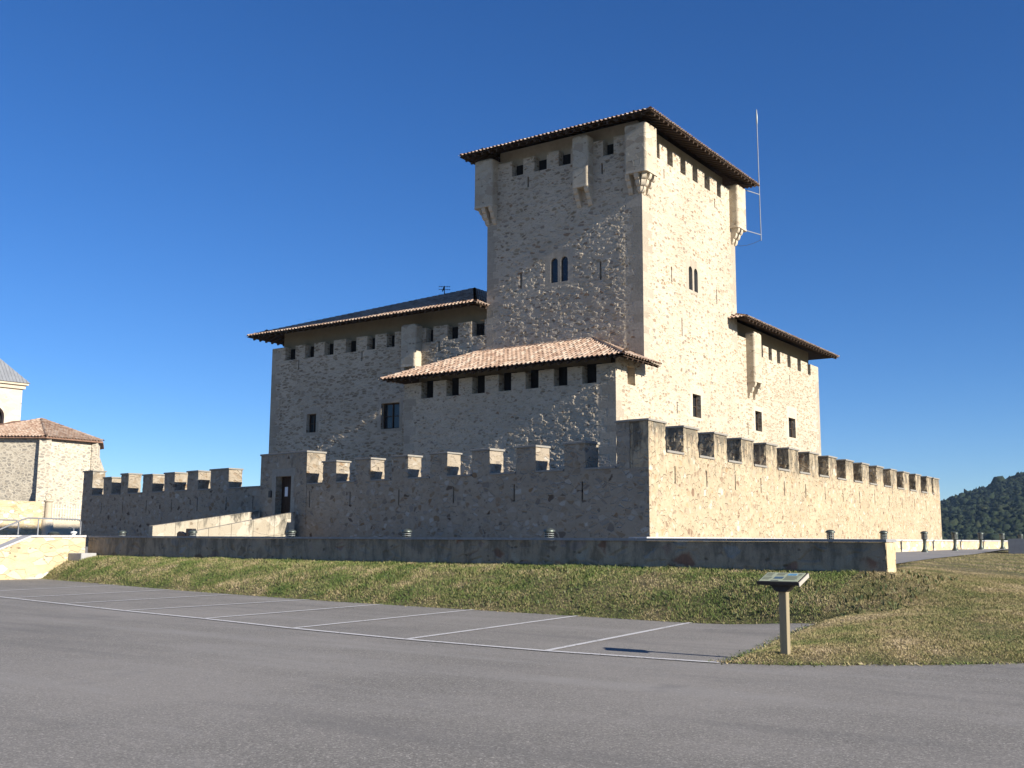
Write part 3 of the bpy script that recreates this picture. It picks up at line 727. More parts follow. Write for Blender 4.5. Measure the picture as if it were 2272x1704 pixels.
# entrance ramp: local y outward from the gate
rp=thing('entrance_ramp','stone ramp with two sunlit sloping parapets rising to the gate','ramp',(XW,YW,0),math.pi-PH)
m=MB();m.hexa([(22.4,.05,.9),(25.1,.05,.9),(25.1,7.4,.9),(22.4,7.4,.9),(22.4,.05,2.55),(25.1,.05,2.55),(25.1,7.4,1.25),(22.4,7.4,1.25)])
m.build('ramp_deck',CONC,rp)
def rampwall(xa,xb,ya,yb,za,zb,nm,end_low):
    m=MB();n=5
    for i in range(n):
        a=ya+(yb-ya)*i/n;b=ya+(yb-ya)*(i+1)/n-.012;f=lambda y:za+(zb-za)*(y-ya)/(yb-ya)
        zm=.9
        for lo,hi in ((0,.5),(.505,1)):
            g=lambda y,t:zm+(f(y)-zm)*t
            m.hexa([(xa,a,g(a,lo)),(xb,a,g(a,lo)),(xb,b,g(b,lo)),(xa,b,g(b,lo)),(xa,a,g(a,hi)),(xb,a,g(a,hi)),(xb,b,g(b,hi)),(xa,b,g(b,hi))])
    return m.build(nm,RAMPM,rp,bevel=.015)
rampwall(21.85,22.25,.35,6.6,3.14,2.0,'parapet',0)
rampwall(25.2,25.6,.15,6.4,3.26,2.36,'parapet',0)

# ================================================================= TOWER
TX0,TX1,TY0,TY1=-34.66,-24.9,47.58,59.46
tw=thing('stone_tower','tall square sunlit and shaded stone tower with overhanging tiled roof and corner turrets','tower',(0,0,0))
FO,FU,FN=(TX0,TY0,0),(1,0,0),(0,1,0)      # front (shaded) face
SO,SU,SN=(TX1,TY0,0),(0,1,0),(-1,0,0)     # side (sunny) face
WT=TX1-TX0;DT=TY1-TY0;ZT=22.7
fx=lambda x:x-TX0
fy=lambda y:y-TY0
top_f=[(fx(a),fx(b),21.8,22.9,.5) for a,b in((-33.0,-32.25),(-31.5,-30.7),(-29.93,-29.17),(-27.17,-26.53))]
top_s=[(fy(a),fy(b),21.8,22.9,.5) for a,b in((48.9,49.65),(50.53,51.21),(52.13,52.8),(53.67,54.35),(55.25,56.0),(56.97,57.54))]
sl_f=[(fx(x)-.05,fx(x)+.05,a,b,.35) for x,a,b in((-31.92,21.0,21.6),(-27.24,20.85,21.44),(-32.37,15.31,16.22),(-27.37,15.15,16.14))]
sl_s=[(fy(x)-.045,fy(x)+.045,a,b,.35) for x,a,b in((50.84,15.35,16.2),(56.61,15.25,16.08),(51.98,12.61,13.63),(50.12,20.87,21.4),(56.63,20.97,21.54),(51.22,8.37,9.0))]
tw_f=(fx(-30.55),fx(-29.25),15.38,16.85,.16);tw_s=(fy(52.82),fy(54.2),15.4,16.85,.16)
lw_s=(fy(53.12),fy(54.17),8.4,9.66,.4)
m=MB()
panel_relief(m,FO,FU,FN,WT,1.1,ZT,top_f+sl_f+[tw_f],[(0,.8,11,23),(WT-1.0,WT,10,23),(tw_f[0]-.25,tw_f[1]+.25,tw_f[2]-.2,tw_f[3]+.3),(0,1.0,19,23),(WT-1,WT,19,23),(5.8,7.0,19,23)],zlo=9.5,seed=11);panel(m,SO,SU,SN,DT,1.1,ZT,top_s+sl_s+[tw_s,lw_s])
m.quad((TX0,TY0,1.1),(TX0,TY1,1.1),(TX0,TY1,ZT),(TX0,TY0,ZT));m.quad((TX0,TY1,1.1),(TX1,TY1,1.1),(TX1,TY1,ZT),(TX0,TY1,ZT))
# parapet tops (0.5 m thick, open at the crenels)
def parapet_top(mb,o,u,n,width,z,holes,t=.5):
    o,u,n=Vector(o),Vector(u),Vector(n);dz=Vector((0,0,z));e=[t]+[v for h in sorted(holes) for v in h[:2]]+[width-t]
    for i in range(0,len(e),2): mb.quad(o+u*e[i]+dz,o+u*e[i+1]+dz,o+u*e[i+1]+n*t+dz,o+u*e[i]+n*t+dz)
parapet_top(m,FO,FU,FN,WT,ZT,top_f);parapet_top(m,SO,SU,SN,DT,ZT,top_s)
tb=m.build('wall',KEEP,tw,recalc=False)
# recessed top storey behind the parapet
m=MB();m.box(TX0+.5,TX1-.5,TY0+.5,TY1-.5,21.0,23.55);m.build('attic_wall',PLASTG,tw)
for h in top_f: plate('attic_window',DARK,FO,FU,FN,(h[0],h[1],h[2]+.02,22.56),.47,tw,-.003,.025)
for h in top_s: plate('attic_window',DARK,SO,SU,SN,(h[0],h[1],h[2]+.02,22.56),.47,tw,-.003,.025)
for h in sl_f: slit_part(FO,FU,FN,h,tw)
for h in sl_s: slit_part(SO,SU,SN,h,tw)
def twin_window(parent,o,u,n,h):
    """two round-headed lights cut in one dressed slab"""
    o,u,n=Vector(o),Vector(u),Vector(n);a,b,z0,z1=h[:4];W=b-a;lw_=W*.34;m=MB();dz=Vector((0,0,1))
    c1=a+W*.255;c2=a+W*.745;r=lw_/2;zs=z1-.12-r;t=.14;off=-.002
    P=lambda x,z,d:o+u*x+dz*z+n*d
    def cell(x0,x1,zlo,zhi0,zhi1):  # column strip
        pass
    us=[a-.28]
    def solid(x0,x1,zb0,zb1,zt_):
        q=[P(x0,zb0,off),P(x1,zb1,off),P(x1,zt_,off),P(x0,zt_,off)];k=[p+n*(t-off) for p in q];m.hexa([q[0],q[1],k[1],k[0],q[3],q[2],k[2],k[3]])
    zT=z1+.25
    solid(a-.22,c1-r,z0-.15,z0-.15,zT);solid(c1+r,c2-r,z0-.15,z0-.15,zT);solid(c2+r,b+.22,z0-.15,z0-.15,zT)
    for c in(c1,c2):
        solid(c-r,c+r,z0-.15,z0-.15,z0+.0)
        k=8
        for i in range(k):
            t0=math.pi*(1-i/k);t1=math.pi*(1-(i+1)/k)
            solid(c+r*math.cos(t0),c+r*math.cos(t1),zs+r*math.sin(t0),zs+r*math.sin(t1),zT)
    f=m.build('twin_arched_window',DRESSM,parent)
    for c in(c1,c2): 
        g=MB();A=P(c-r,z0,.11);B=P(c+r,z0,.11);g.hexa([A,B,B+n*.02,A+n*.02]+[p+dz*(zs+r-z0) for p in (A,B,B+n*.02,A+n*.02)]);g.build('pane',GLASS,f)
    return f
twin_window(tw,FO,FU,FN,tw_f);twin_window(tw,SO,SU,SN,tw_s)
def casement(parent,o,u,n,h,depth=.3,bars=1):
    g=plate('window',GLASS,o,u,n,h,depth,parent,-.003,.03);o,u,n=Vector(o),Vector(u),Vector(n);dz=Vector((0,0,1));m=MB()
    a,b,c,d=h[:4]
    def bar(x0,x1,z0,z1):
        A=o+u*x0+n*(depth-.05);B=o+u*x1+n*(depth-.05);m.hexa([A+dz*z0,B+dz*z0,B+n*.048+dz*z0,A+n*.048+dz*z0,A+dz*z1,B+dz*z1,B+n*.048+dz*z1,A+n*.048+dz*z1])
    e=.07;bar(a+.005,a+e,c+.005,d-.005);bar(b-e,b-.005,c+.005,d-.005);bar(a+e,b-e,d-e,d-.005);bar(a+e,b-e,c+.005,c+e)
    for i in range(bars):
        x=a+(b-a)*(i+1)/(bars+1);bar(x-.035,x+.035,c+e,d-e)
    bar(a+e,(a+b)/2-.036,(c+d)/2-.02,(c+d)/2+.02);bar((a+b)/2+.036,b-e,(c+d)/2-.02,(c+d)/2+.02)
    m.build('window_frame',WOOD,g);return g
casement(tw,SO,SU,SN,lw_s)
q=MB();surround(q,SO,SU,SN,lw_s,.3,.35,.15);q.build('window_surround',DRESS,tw)
q=MB();quoins(q,(TX1,TY0,0),(-1,0,0),FN,11,19.3,1,.42,11,.85,.5);quoins(q,(TX1,TY0,0),SU,SN,10.8,19.3,1,.42,11,.6,.95);q.build('quoin_stones',DRESSM,tw)
q=MB();quoins(q,(TX0,TY0,0),FU,FN,12.4,19.2,1,.42,12);q.build('quoin_stones',DRESSM,tw)
q=MB();quoins(q,(TX1,TY1,0),(0,-1,0),SN,13,19.3,1,.42,13);q.build('quoin_stones',DRESSM,tw)
P_=.56
turret(tw,-25.62,TX1+P_,TY0-P_,48.3,20.45,22.98,'1111',[((-25.5,TY0,20.32),(0,-1,0)),((-24.98,TY0,20.32),(0,-1,0)),((TX1,TY0+.03,20.32),(1,0,0)),((TX1,48.1,20.32),(1,0,0)),((TX1-.02,TY0+.02,20.32),(.707,-.707,0))])
turret(tw,TX0-P_,-33.98,TY0-P_,48.3,20.3,22.98,'1111',[((-34.12,TY0,20.17),(0,-1,0)),((-34.6,TY0,20.17),(0,-1,0)),((TX0,TY0+.1,20.17),(-1,0,0)),((TX0+.02,TY0+.02,20.17),(-.707,-.707,0))])
turret(tw,-25.62,TX1+P_,58.75,TY1+P_,20.4,22.98,'1111',[((TX1,58.95,20.27),(1,0,0)),((TX1,59.4,20.27),(1,0,0)),((TX1-.02,TY1-.02,20.27),(.707,.707,0))])
turret(tw,-28.78,-27.78,TY0-P_,TY0+.02,20.3,23.0,'1100',[((-28.6,TY0,20.17),(0,-1,0)),((-27.92,TY0,20.17),(0,-1,0))])
# roof
o=1.12;ZE=23.22;sp=.36
def hip_roof(parent,x0,x1,y0,y1,ze,slope,tiles='SENW',raft=(),hips=True,rl=1.25,pitch=.25,xm=None):
    """hipped tile roof over a rectangle; raft: sides that get rafter tails"""
    w_,d_=x1-x0,y1-y0;hh=min(w_,d_)/2;zr=ze+slope*hh
    if w_>=d_: r0=(x0+hh,(y0+y1)/2,zr);r1=(x1-hh,(y0+y1)/2,zr)
    else: r0=((x0+x1)/2,y0+hh,zr);r1=((x0+x1)/2,y1-hh,zr)
    runE=runW=hh;slE=slope
    if xm is not None:
        hh=runW=xm-x0;runE=x1-xm;zr=ze+slope*hh;slE=slope*hh/runE;r0=(xm,y0+hh,zr);r1=(xm,y1-hh,zr)
    base=MB();c=[(x0,y0,ze),(x1,y0,ze),(x1,y1,ze),(x0,y1,ze)]
    if w_>=d_: fs=[[c[0],c[1],r1,r0],[c[1],c[2],r1],[c[2],c[3],r0,r1],[c[3],c[0],r0]]
    else: fs=[[c[0],c[1],r0],[c[1],c[2],r1,r0],[c[2],c[3],r1],[c[3],c[0],r0,r1]]
    for q in fs: base.add(q,[tuple(range(len(q)))])
    rf=base.build('roof',WOOD,parent,recalc=False)
    t=MB();k=math.hypot(1,slope)
    sides={'S':((x0,y0),(1,0),(0,1),w_),'E':((x1,y0),(0,1),(-1,0),d_),'N':((x1,y1),(-1,0),(0,-1),w_),'W':((x0,y1),(0,-1),(1,0),d_)}
    for sd in tiles:
        (ax,ay),u,i,ln=sides[sd];other=d_ if sd in 'SN' else w_
        h2=min(hh,other/2)*k
        poly=[(0,-.10),(ln,-.10),(ln,0),(ln-hh,hh*k),(hh,hh*k),(0,0)] if ln>2*hh+1e-6 else [(0,-.10),(ln,-.10),(ln,0),(ln/2,hh*k),(0,0)]
        if xm is not None:
            if sd=='S': poly=[(0,-.10),(ln,-.10),(ln,0),(runW,hh*k),(0,0)]
            if sd=='E':
                kE=math.hypot(1,slE);poly=[(0,-.10),(ln,-.10),(ln,0),(ln-hh,runE*kE),(hh,runE*kE),(0,0)]
                tile_facet(t,(ax,ay,ze+.012),(*u,0),(i[0]/kE,i[1]/kE,slE/kE),poly,pitch);continue
            if sd=='W': poly=[(0,-.10),(ln,-.10),(ln,0),(ln-hh,hh*k),(hh,hh*k),(0,0)]
        tile_facet(t,(ax,ay,ze+.012),(*u,0),(i[0]/k,i[1]/k,slope/k),poly,pitch)
    for a,b in ((c[0],r0),(c[1],r0 if w_<d_ else r1),(c[2],r1),(c[3],r1 if w_<d_ else r0),(r0,r1)):
        if (Vector(b)-Vector(a)).length>.3: hip_tiles(t,a,b)
    t.build('tiles',TILE,rf,recalc=False,smooth=False)
    s=MB()
    for sd in raft:
        (ax,ay),u,i,ln=sides[sd];A=Vector((ax,ay,ze));U=Vector((*u,0));I=Vector((*i,slope))
        rafters(rf,A+U*.25,A+U*(ln-.25),(*i,0),rl,slope,int(ln/.52))
        q=[A-I*.04,A+U*ln-I*.04,A+U*(ln-rl)+I*rl,A+U*rl+I*rl];q=[p-Vector((0,0,.03)) for p in q]
        s.add(q+[p-Vector((0,0,.025)) for p in q],[(0,1,2,3),(7,6,5,4),(0,1,5,4),(1,2,6,5),(2,3,7,6),(3,0,4,7)])
    if s.v: s.build('soffit',WOOD,rf)
    return rf
hip_roof(tw,TX0-o,TX1+o,TY0-o,TY1+o,ZE,sp,'SENW','SEW')

# ================================================================= HALL
HX0,HY1=-51.7,73.65;ZH=13.9
hl=thing('palace_hall','broad two-storey stone hall with crenels under a tiled roof, wrapped around the tower','building',(0,0,0))
HO=(HX0,TY0+.004,0);hw=TX0-HX0
hx=lambda x:x-HX0
cf=[(hx(a),hx(b),13.03,14.2,.5) for a,b in((-50.5,-49.6),(-48.75,-47.96),(-47.07,-46.29),(-45.27,-44.41),(-43.53,-42.89),(-41.98,-41.36),(-39.0,-38.45),(-37.43,-36.65),(-35.7,-34.8))]
wf=[(hx(-48.42),hx(-47.6),8.3,9.46,.35),(hx(-42.3),hx(-40.88),8.18,9.7,.4)]
sf=[(hx(x)-.05,hx(x)+.05,a,b,.35) for x,a,b in((-49.28,12.36,12.95),(-43.93,12.4,13.0),(-38.02,12.4,13.0))]
m=MB();panel_relief(m,HO,FU,FN,hw,1.1,ZH,cf+wf+sf,[(0,.8,5,14)]+[(h[0]-.36,h[1]+.36,h[2]-.22,h[3]+.42) for h in wf]+[(11.2,12.5,11.4,14)],zlo=4.5,seed=23,zs=2.3,amp=.02);parapet_top(m,HO,FU,FN,hw,ZH,cf)
# right wing
EO=(TX1-.004,TY1,0);ew=HY1-TY1
ey=lambda y:y-TY1
ce=[(ey(a),ey(b),13.12,14.2,.5) for a,b in((62.95,63.45),(64.36,64.95),(65.79,66.39),(67.66,68.26),(69.52,70.18),(71.48,72.09))]
we=[(ey(61.9),ey(62.95),8.42,9.64,.35),(ey(67.52),ey(68.78),8.5,9.78,.35)]
se=[(ey(y)-.05,ey(y)+.05,a,b,.35) for y,a,b in((60.73,8.05,8.85),(68.0,12.0,12.6),(72.9,12.0,12.6))]
panel(m,EO,SU,SN,ew,1.1,ZH,ce+we+se);parapet_top(m,EO,SU,SN,ew,ZH,ce)
XE=TX1-.004
m.quad((HX0,TY0+.004,1.1),(HX0,HY1,1.1),(HX0,HY1,ZH),(HX0,TY0+.004,ZH));m.quad((HX0,HY1,1.1),(XE,HY1,1.1),(XE,HY1,ZH),(HX0,HY1,ZH))
m.build('wall',HALL,hl,recalc=False)
m=MB();m.box(HX0+.5,TX0-.0,TY0+.53,HY1-.5,12.5,14.95);m.box(TX0,XE-.5,TY1+.0,HY1-.5,12.5,14.949);m.build('attic_wall',PLAST,hl)
for h in cf: plate('attic_window',DARK,HO,FU,FN,(h[0]+.0,h[1],h[2]+.02,13.82),.47,hl,-.003,.025)
for h in ce: plate('attic_window',DARK,EO,SU,SN,(h[0],h[1],h[2]+.02,13.86),.47,hl,-.003,.025)
for h in wf: casement(hl,HO,FU,FN,h)
for h in we: casement(hl,EO,SU,SN,h)
for h in sf: slit_part(HO,FU,FN,h,hl)
for h in se: slit_part(EO,SU,SN,h,hl)
q=MB();surround(q,HO,FU,FN,wf[0],.32,.38,.2);q.build('window_surround',DRESSM,hl)
q=MB();surround(q,HO,FU,FN,wf[1],.28,.25,.15);q.build('window_surround',DRESSM,hl)
q=MB();surround(q,EO,SU,SN,we[0],.25,.3,.15);q.build('window_surround',DRESS,hl)
q=MB();surround(q,EO,SU,SN,we[1],.3,.75,.15);q.build('window_surround',DRESS,hl)
q=MB();quoins(q,HO,FU,FN,5,13.8,1,.4,21);q.build('quoin_stones',DRESSM,hl);q=MB();quoins(q,(XE,HY1,0),(0,-1,0),SN,5,13.8,1,.4,22);q.build('quoin_stones',DRESSM,hl)
turret(hl,-40.45,-39.3,TY0-P_,TY0+.05,11.75,14.1,'1100',[((-40.28,TY0,11.62),(0,-1,0)),((-39.45,TY0,11.62),(0,-1,0))])
turret(hl,XE-.02,XE+P_,60.75,61.9,11.35,14.28,'0110',[((XE,60.9,11.22),(1,0,0)),((XE,61.75,11.22),(1,0,0))])
ZEH=14.66;ho=1.12;sh=.365
rW=hip_roof(hl,HX0-ho,-34.62,TY0-ho,HY1+ho,ZEH,sh,'SEW','SWE',xm=-42.45)
rE=hip_roof(hl,-43,TX1+ho,58.2,HY1+ho,ZEH-.004,sh,'SE','E')
# roof aerial
an=thing('roof_aerial','small dark television aerial on the hall roof ridge','aerial',(-43.75,55.25,0))
m=MB();m.tube([(0,0,17.3),(0,0,18.55)],.03,6);m.build('mast',PANELF,an)
m=MB()
for z,l in((18.5,.4),(18.3,.34)):
    m.tube([(-.3,-.22,z),(.3,.22,z)],.016,5)
    for k in range(5):
        t=-.28+.14*k;m.tube([(t+.3*l,t*.8-.35*l,z),(t-.3*l,t*.8+.35*l,z)],.014,5)
m.tube([(0,0,18.4),(.0,-.2,18.15),(.15,-.25,18.4)],.04,5)
m.build('antenna',PANELF,an)

# ================================================================= ANNEX
AX0,AY=-38.02,44.65
axn=thing('lean_to_annex','low stone annex at the foot of the tower under a sloping pink tiled roof','annex',(0,0,0))
AO=(AX0,AY,0);aw=TX1-AX0;ax=lambda x:x-AX0;ZA=10.16
ca=[(ax(a),ax(b),9.28,10.5,.55) for a,b in((-36.85,-36.02),(-35.13,-34.3),(-33.43,-32.61),(-31.74,-30.95),(-30.08,-29.29),(-28.4,-27.6),(-26.76,-25.95))]
BO=(TX1+.004,AY,0);bw=TY0-.006-AY
cb_=[(45.8-AY,46.6-AY,9.27,10.18,.5)]
m=MB();panel_relief(m,AO,FU,FN,aw+.004,1.1,ZA,ca,[(aw-.95,aw+.1,5,9.4),(0,.8,5,9.4)],.5,zlo=4.5,seed=37);panel(m,BO,SU,SN,bw,1.1,10.6,cb_,.5)
m.quad((AX0,AY,1.1),(AX0,TY0,1.1),(AX0,TY0,ZA),(AX0,AY,ZA))
m.build('wall',KEEP,axn,recalc=False)
m=MB();m.box(AX0+.55,TX1-.55,AY+.55,TY0-.1,9.0,10.75);m.build('attic_wall',PLAST,axn)
for h in ca: plate('attic_window',DARK,AO,FU,FN,(h[0]-.0,h[1],h[2]+.01,10.3),.5,axn,-.003,.04)
plate('attic_window',KEEP,BO,SU,SN,cb_[0],.42,axn,-.003,.04)
q=MB();quoins(q,(TX1+.004,AY,0),(-1,0,0),FN,5.5,9.3,1,.4,31,.8,.45);quoins(q,(TX1+.004,AY,0),SU,SN,5.5,9.3,1,.4,31,.45,.8);q.build('quoin_stones',DRESSM,axn);q=MB();quoins(q,AO,FU,FN,5.5,9.3,1,.4,32);q.build('quoin_stones',DRESSM,axn)
# lean-to roof with hipped ends
oa=.92;ze=10.36;y0=AY-oa;x0=AX0-oa;x1=TX1+oa;run=TY0-y0;sl_=.445;zr=ze+sl_*run;k=math.hypot(1,sl_)
m=MB();pts=[(x0,y0,ze),(x1,y0,ze),(x1-run,TY0,zr),(x0+run,TY0,zr)]
m.add(pts,[(0,1,2,3)]);m.add([(x1,y0,ze),(x1,TY0+.12,ze),(x1-run,TY0,zr)],[(0,1,2)]);m.add([(x0,TY0,ze),(x0,y0,ze),(x0+run,TY0,zr)],[(0,1,2)])
ar=m.build('roof',WOOD,axn,recalc=False)
t=MB();ln=x1-x0
tile_facet(t,(x0,y0,ze+.012),(1,0,0),(0,1/k,sl_/k),[(0,-.1),(ln,-.1),(ln,0),(ln-run,run*k),(run,run*k),(0,0)],.27,.42,.06)
tile_facet(t,(x1,y0,ze+.012),(0,1,0),(-1/k,0,sl_/k),[(0,-.1),(run+.1,-.1),(run+.1,1.0),(run-.001,run*k),(0,0)],.27,.42,.06)
tile_facet(t,(x0,TY0,ze+.012),(0,-1,0),(1/k,0,sl_/k),[(0,-.1),(run,-.1),(run,0),(0,run*k)],.27,.42,.06)
hip_tiles(t,(x1,y0,ze),(x1-run,TY0-.02,zr));hip_tiles(t,(x0,y0,ze),(x0+run,TY0-.02,zr));hip_tiles(t,(x0+run,TY0-.03,zr),(x1-run,TY0-.03,zr),.08)
t.build('tiles',TILE,ar,recalc=False)
rafters(ar,(x0+.2,y0,ze),(x1-.2,y0,ze),(0,1,0),1.3,sl_,28);rafters(ar,(x1,y0+.2,ze),(x1,TY0-.05,ze),(-1,0,0),.9,sl_,7)
m=MB();D=.07
for q in ([(x0,y0,ze),(x1,y0,ze),(x1-1.3,y0+1.3,ze+1.3*sl_),(x0+1.3,y0+1.3,ze+1.3*sl_)],[(x1,y0,ze),(x1,TY0,ze),(x1-.9,TY0-.006,ze+.9*sl_),(x1-.9,y0+.9,ze+.9*sl_)]):
    q=[Vector(p)-Vector((0,0,D)) for p in q];m.add(q+[p-Vector((0,0,.025)) for p in q],[(0,1,2,3),(7,6,5,4),(0,1,5,4),(1,2,6,5),(2,3,7,6),(3,0,4,7)])
m.build('soffit',WOOD,ar)

# ================================================================= LIGHTNING MAST
ms=thing('lightning_mast','thin grey lightning rod mast held off the sunny side of the tower by two brackets','mast',(-24.0,61.3,0))
m=MB();m.tube([(.0,.1,20.0),(0,0,24),(0,-.05,27.4)],.028,8);m.build('pole',STEEL,ms,smooth=True)
m=MB();m.lathe([(.03,0),(.055,.1),(.055,.55),(.02,.95),(.008,1.0)],(0,-.05,27.4),10);m.build('rod_tip',LOUV,ms,smooth=True)
for z in (22.9,20.35):
    m=MB();m.beam((-.5,-1.7,z),(0,.02,z),.035,.045);m.build('bracket',STEEL,ms)
m=MB();m.tube([(0,.1,20.05)]+[(-.9*s,.1-1.6*s+.0,20.05-.75*math.sin(math.pi*.5*s)*.8) for s in(.15,.35,.6,.85,1)],.012,5);m.build('earth_cable',PANELF,ms)

# ================================================================= BOLLARD LAMPS
def bollard():
    t=thing('bollard_lamp','','lamp',(0,0,0),group='dark bollard lamps along the walls')
    m=MB();m.lathe([(.17,0),(.165,.02),(.14,.05),(.10,.12),(.085,.2)],n=18);m.build('foot',METAL,t,smooth=True)
    m=MB();m.lathe([(.085,.2),(.07,.32),(.075,.5),(.10,.55)],n=18);m.build('stem',METAL,t,smooth=True)
    m=MB()
    for k in range(6):
        a=k*math.pi/3+.3;m.box(-.012+.115*math.cos(a),.012+.115*math.cos(a),-.012+.115*math.sin(a),.012+.115*math.sin(a),.55,.80)
    m.build('cage_bars',METAL,t)
    m=MB()
    for k in range(4): m.lathe([(.09,.57+k*.06),(.135,.565+k*.06),(.135,.577+k*.06),(.09,.59+k*.06)],n=18)
    m.build('louvre',LOUV,t,smooth=True)
    m=MB();m.lathe([(.07,.55),(.07,.8)],n=14);m.build('lamp_core',PANELF,t,smooth=True)
    m=MB();m.lathe([(.155,.79),(.165,.80),(.165,.825),(.14,.86),(.08,.89),(.01,.90)],n=18);m.build('cap',METAL,t,smooth=True)
    return t
spots=[((-16.27,25.35),'bollard lamp behind the low wall, directly below the near corner of the tower'),
((-21.62,25.62),'bollard lamp behind the low wall under the small entrance-side merlons, midway along'),
((-26.9,25.9),'bollard lamp behind the low wall just right of the ramp end'),
((-32.3,26.2),'bollard lamp behind the low wall beside the dark floodlight'),
((-37.24,26.75),'bollard lamp nearest the steps, in front of the shaded left wall'),
((-12.2,36.7),'bollard lamp head showing over the low wall, before the sunny wall'),
((-12.2,43.0),'bollard lamp head showing right at the sunny end of the low wall'),
((-12.2,49.1),'full-height bollard lamp on the drive, nearest one beyond the low wall end'),
((-12.2,54.7),'second full-height bollard lamp on the drive, before the foot of the hill'),
((-12.2,60.4),'third full-height bollard lamp on the drive, just left of the grey planter'),
((-12.2,66.0),'bollard lamp partly hidden by the left edge of the grey planter'),
((-12.2,71.6),'bollard lamp head showing above the grey planter'),
((-12.2,77.2),'farthest bollard lamp at the right picture edge behind the planter')]
b0=bollard()
for i,(p,l) in enumerate(spots):
    b=b0 if i==0 else copy_tree(b0)
    b.location=(p[0],p[1],float(z_terr(np.array(p[0]),np.array(p[1]))));b.rotation_euler=(0,0,random.random()*6);b['label']=l

# floodlight, fountain post and bin on the terrace
fl=thing('floodlight','small black floodlight on a short post beside the ramp','floodlight',(-32.9,26.6,1.13),R(20))
m=MB();m.tube([(0,0,0),(0,0,.75)],.05,8);m.build('post',PANELF,fl)
m=MB();m.box(-.14,.14,-.14,.14,.35,.95);m.build('housing',PANELF,fl,bevel=.02)
m=MB();m.prism([(-.15,.45),(-.42,.35),(-.50,.42),(-.50,.78),(-.42,.85),(-.15,.72)],(0,-.14,0),(1,0,0),(0,0,1),(0,1,0),.28);m.build('lamp_head',PANELF,fl)
wp=thing('drinking_fountain','slim white drinking fountain post standing behind the handrail','fountain',(-43.5,28.75,1.15))
m=MB();m.lathe([(.16,0),(.16,.06),(.09,.1),(.08,.75),(.14,.8),(.14,.86),(.05,.88)],n=14);m.build('pedestal',WHITE,wp,smooth=True)
m=MB();m.tube([(0,0,.86),(0,0,1.0),(-.12,-.05,1.06),(-.28,-.1,1.03)],.025,6);m.build('spout',STEEL,wp)
bn=thing('litter_bin','small dark litter bin behind the steps handrail','bin',(-45,28.75,1.15))
m=MB();m.lathe([(.2,0),(.24,.1),(.25,.7),(.27,.72),(.27,.76),(.22,.78)],n=16);m.build('body',PANELF,bn,smooth=True)
m=MB();m.lathe([(.26,.781),(.2,.85),(.05,.88)],n=16);m.build('lid',METAL,bn,smooth=True)

# planters at the right
def planter(loc,label,w_=.9,d_=1.6,h=.64):
    t=thing('concrete_planter',label,'planter',loc)
    m=MB();tk=.09
    m.box(0,w_,0,tk,0,h);m.box(0,w_,d_-tk,d_,0,h);m.box(0,tk,tk,d_-tk,0,h);m.box(w_-tk,w_,tk,d_-tk,0,h);m.build('trough',CONC,t)
    m=MB();m.box(tk,w_-tk,tk,d_-tk,.1,h-.08);m.build('soil',EARTH,t);return t
planter((-9.08,50.3,1.26),'grey concrete planter at the right edge where grass meets the drive')
planter((-8.1,50.9,1.26),'second concrete planter, cut by the right picture edge',1.2,1.6,.60)

# ================================================================= INFORMATION LECTERN
lx,ly=-5.62,14.83
lz=float(z_grass(np.array([lx]),np.array([ly]))[0])
lc=thing('information_lectern','tilted information board on a square timber post at the grass corner','sign',(lx,ly,lz-.02))
m=MB();h=.055;tp=.98
m.add([(-h,-h,-.1),(h,-h,-.1),(h,h,-.1),(-h,h,-.1),(-h*1.05,-h*1.05,tp),(h*1.05,-h*1.05,tp),(h*1.05,h*1.05,tp),(-h*1.05,h*1.05,tp)],[(0,3,2,1),(4,5,6,7),(0,1,5,4),(1,2,6,5),(2,3,7,6),(3,0,4,7)])
m.build('post',POSTW,lc,bevel=.008)
tl=R(17);S=Vector((0,math.cos(tl),math.sin(tl)));Nn=Vector((0,-math.sin(tl),math.cos(tl)));C0=Vector((0,-.02,1.02))
W2,D2=.298,.205
def slab(x0,x1,v0,v1,n0,n1):
    mm=MB();q=[]
    for nn in(n0,n1):
        for x,v in((x0,v0),(x1,v0),(x1,v1),(x0,v1)): q.append(C0+Vector((x,0,0))+S*v+Nn*nn)
    return mm.hexa(q)
m=MB();m.prism([(-.20,.0),(.20,.0),(.07,-.13),(-.07,-.13)],C0-Vector((0,.09,.02)),(1,0,0),(0,0,1),(0,1,0),.18);m.build('bracket',PANELF,lc)
m=slab(-W2,W2,-D2,D2,0,.05);tr=m.build('tray',PANELF,lc,bevel=.004)
m=slab(W2+.001,W2+.012,-D2,D2,-.012,.046);m.build('edge_strip',PANELE,tr)
BOARD=plain('board_print',(.36,.385,.255),.4,.06,6,spec=.4)
bd=slab(-W2+.02,W2-.02,-D2+.02,D2-.02,.051,.055).build('board',BOARD,lc)
def patch(x0,x1,v0,v1,col,nm,n_=.0575):
    mt=plain(nm+'_print',col,.4,.35,22,spec=.4);return slab(x0,x1,v0,v1,.0562,n_).build(nm,mt,bd)
patch(.05,.18,.06,.14,(.12,.28,.42),'landscape_picture');patch(-.10,.03,-.085,.005,(.06,.11,.16),'castle_picture');patch(-.11,.0,-.17,-.145,(.10,.10,.11),'caption_block')
tx=MB();rr=random.Random(5)
for bx0,bx1,v0,k in((-.26,-.14,.15,6),(-.11,.03,.15,5),(.20,.26,.14,4),(-.26,-.13,-.01,6),(.05,.24,.03,8)):
    for i in range(k):
        e=bx1-rr.uniform(0,.03)
        for nn in (1,):
            v=v0-i*.022;q=[C0+Vector((x,0,0))+S*vv+Nn*.0565 for x,vv in((bx0,v-.005),(e,v-.005),(e,v+.005),(bx0,v+.005))];tx.add(q,[(0,1,2,3)])
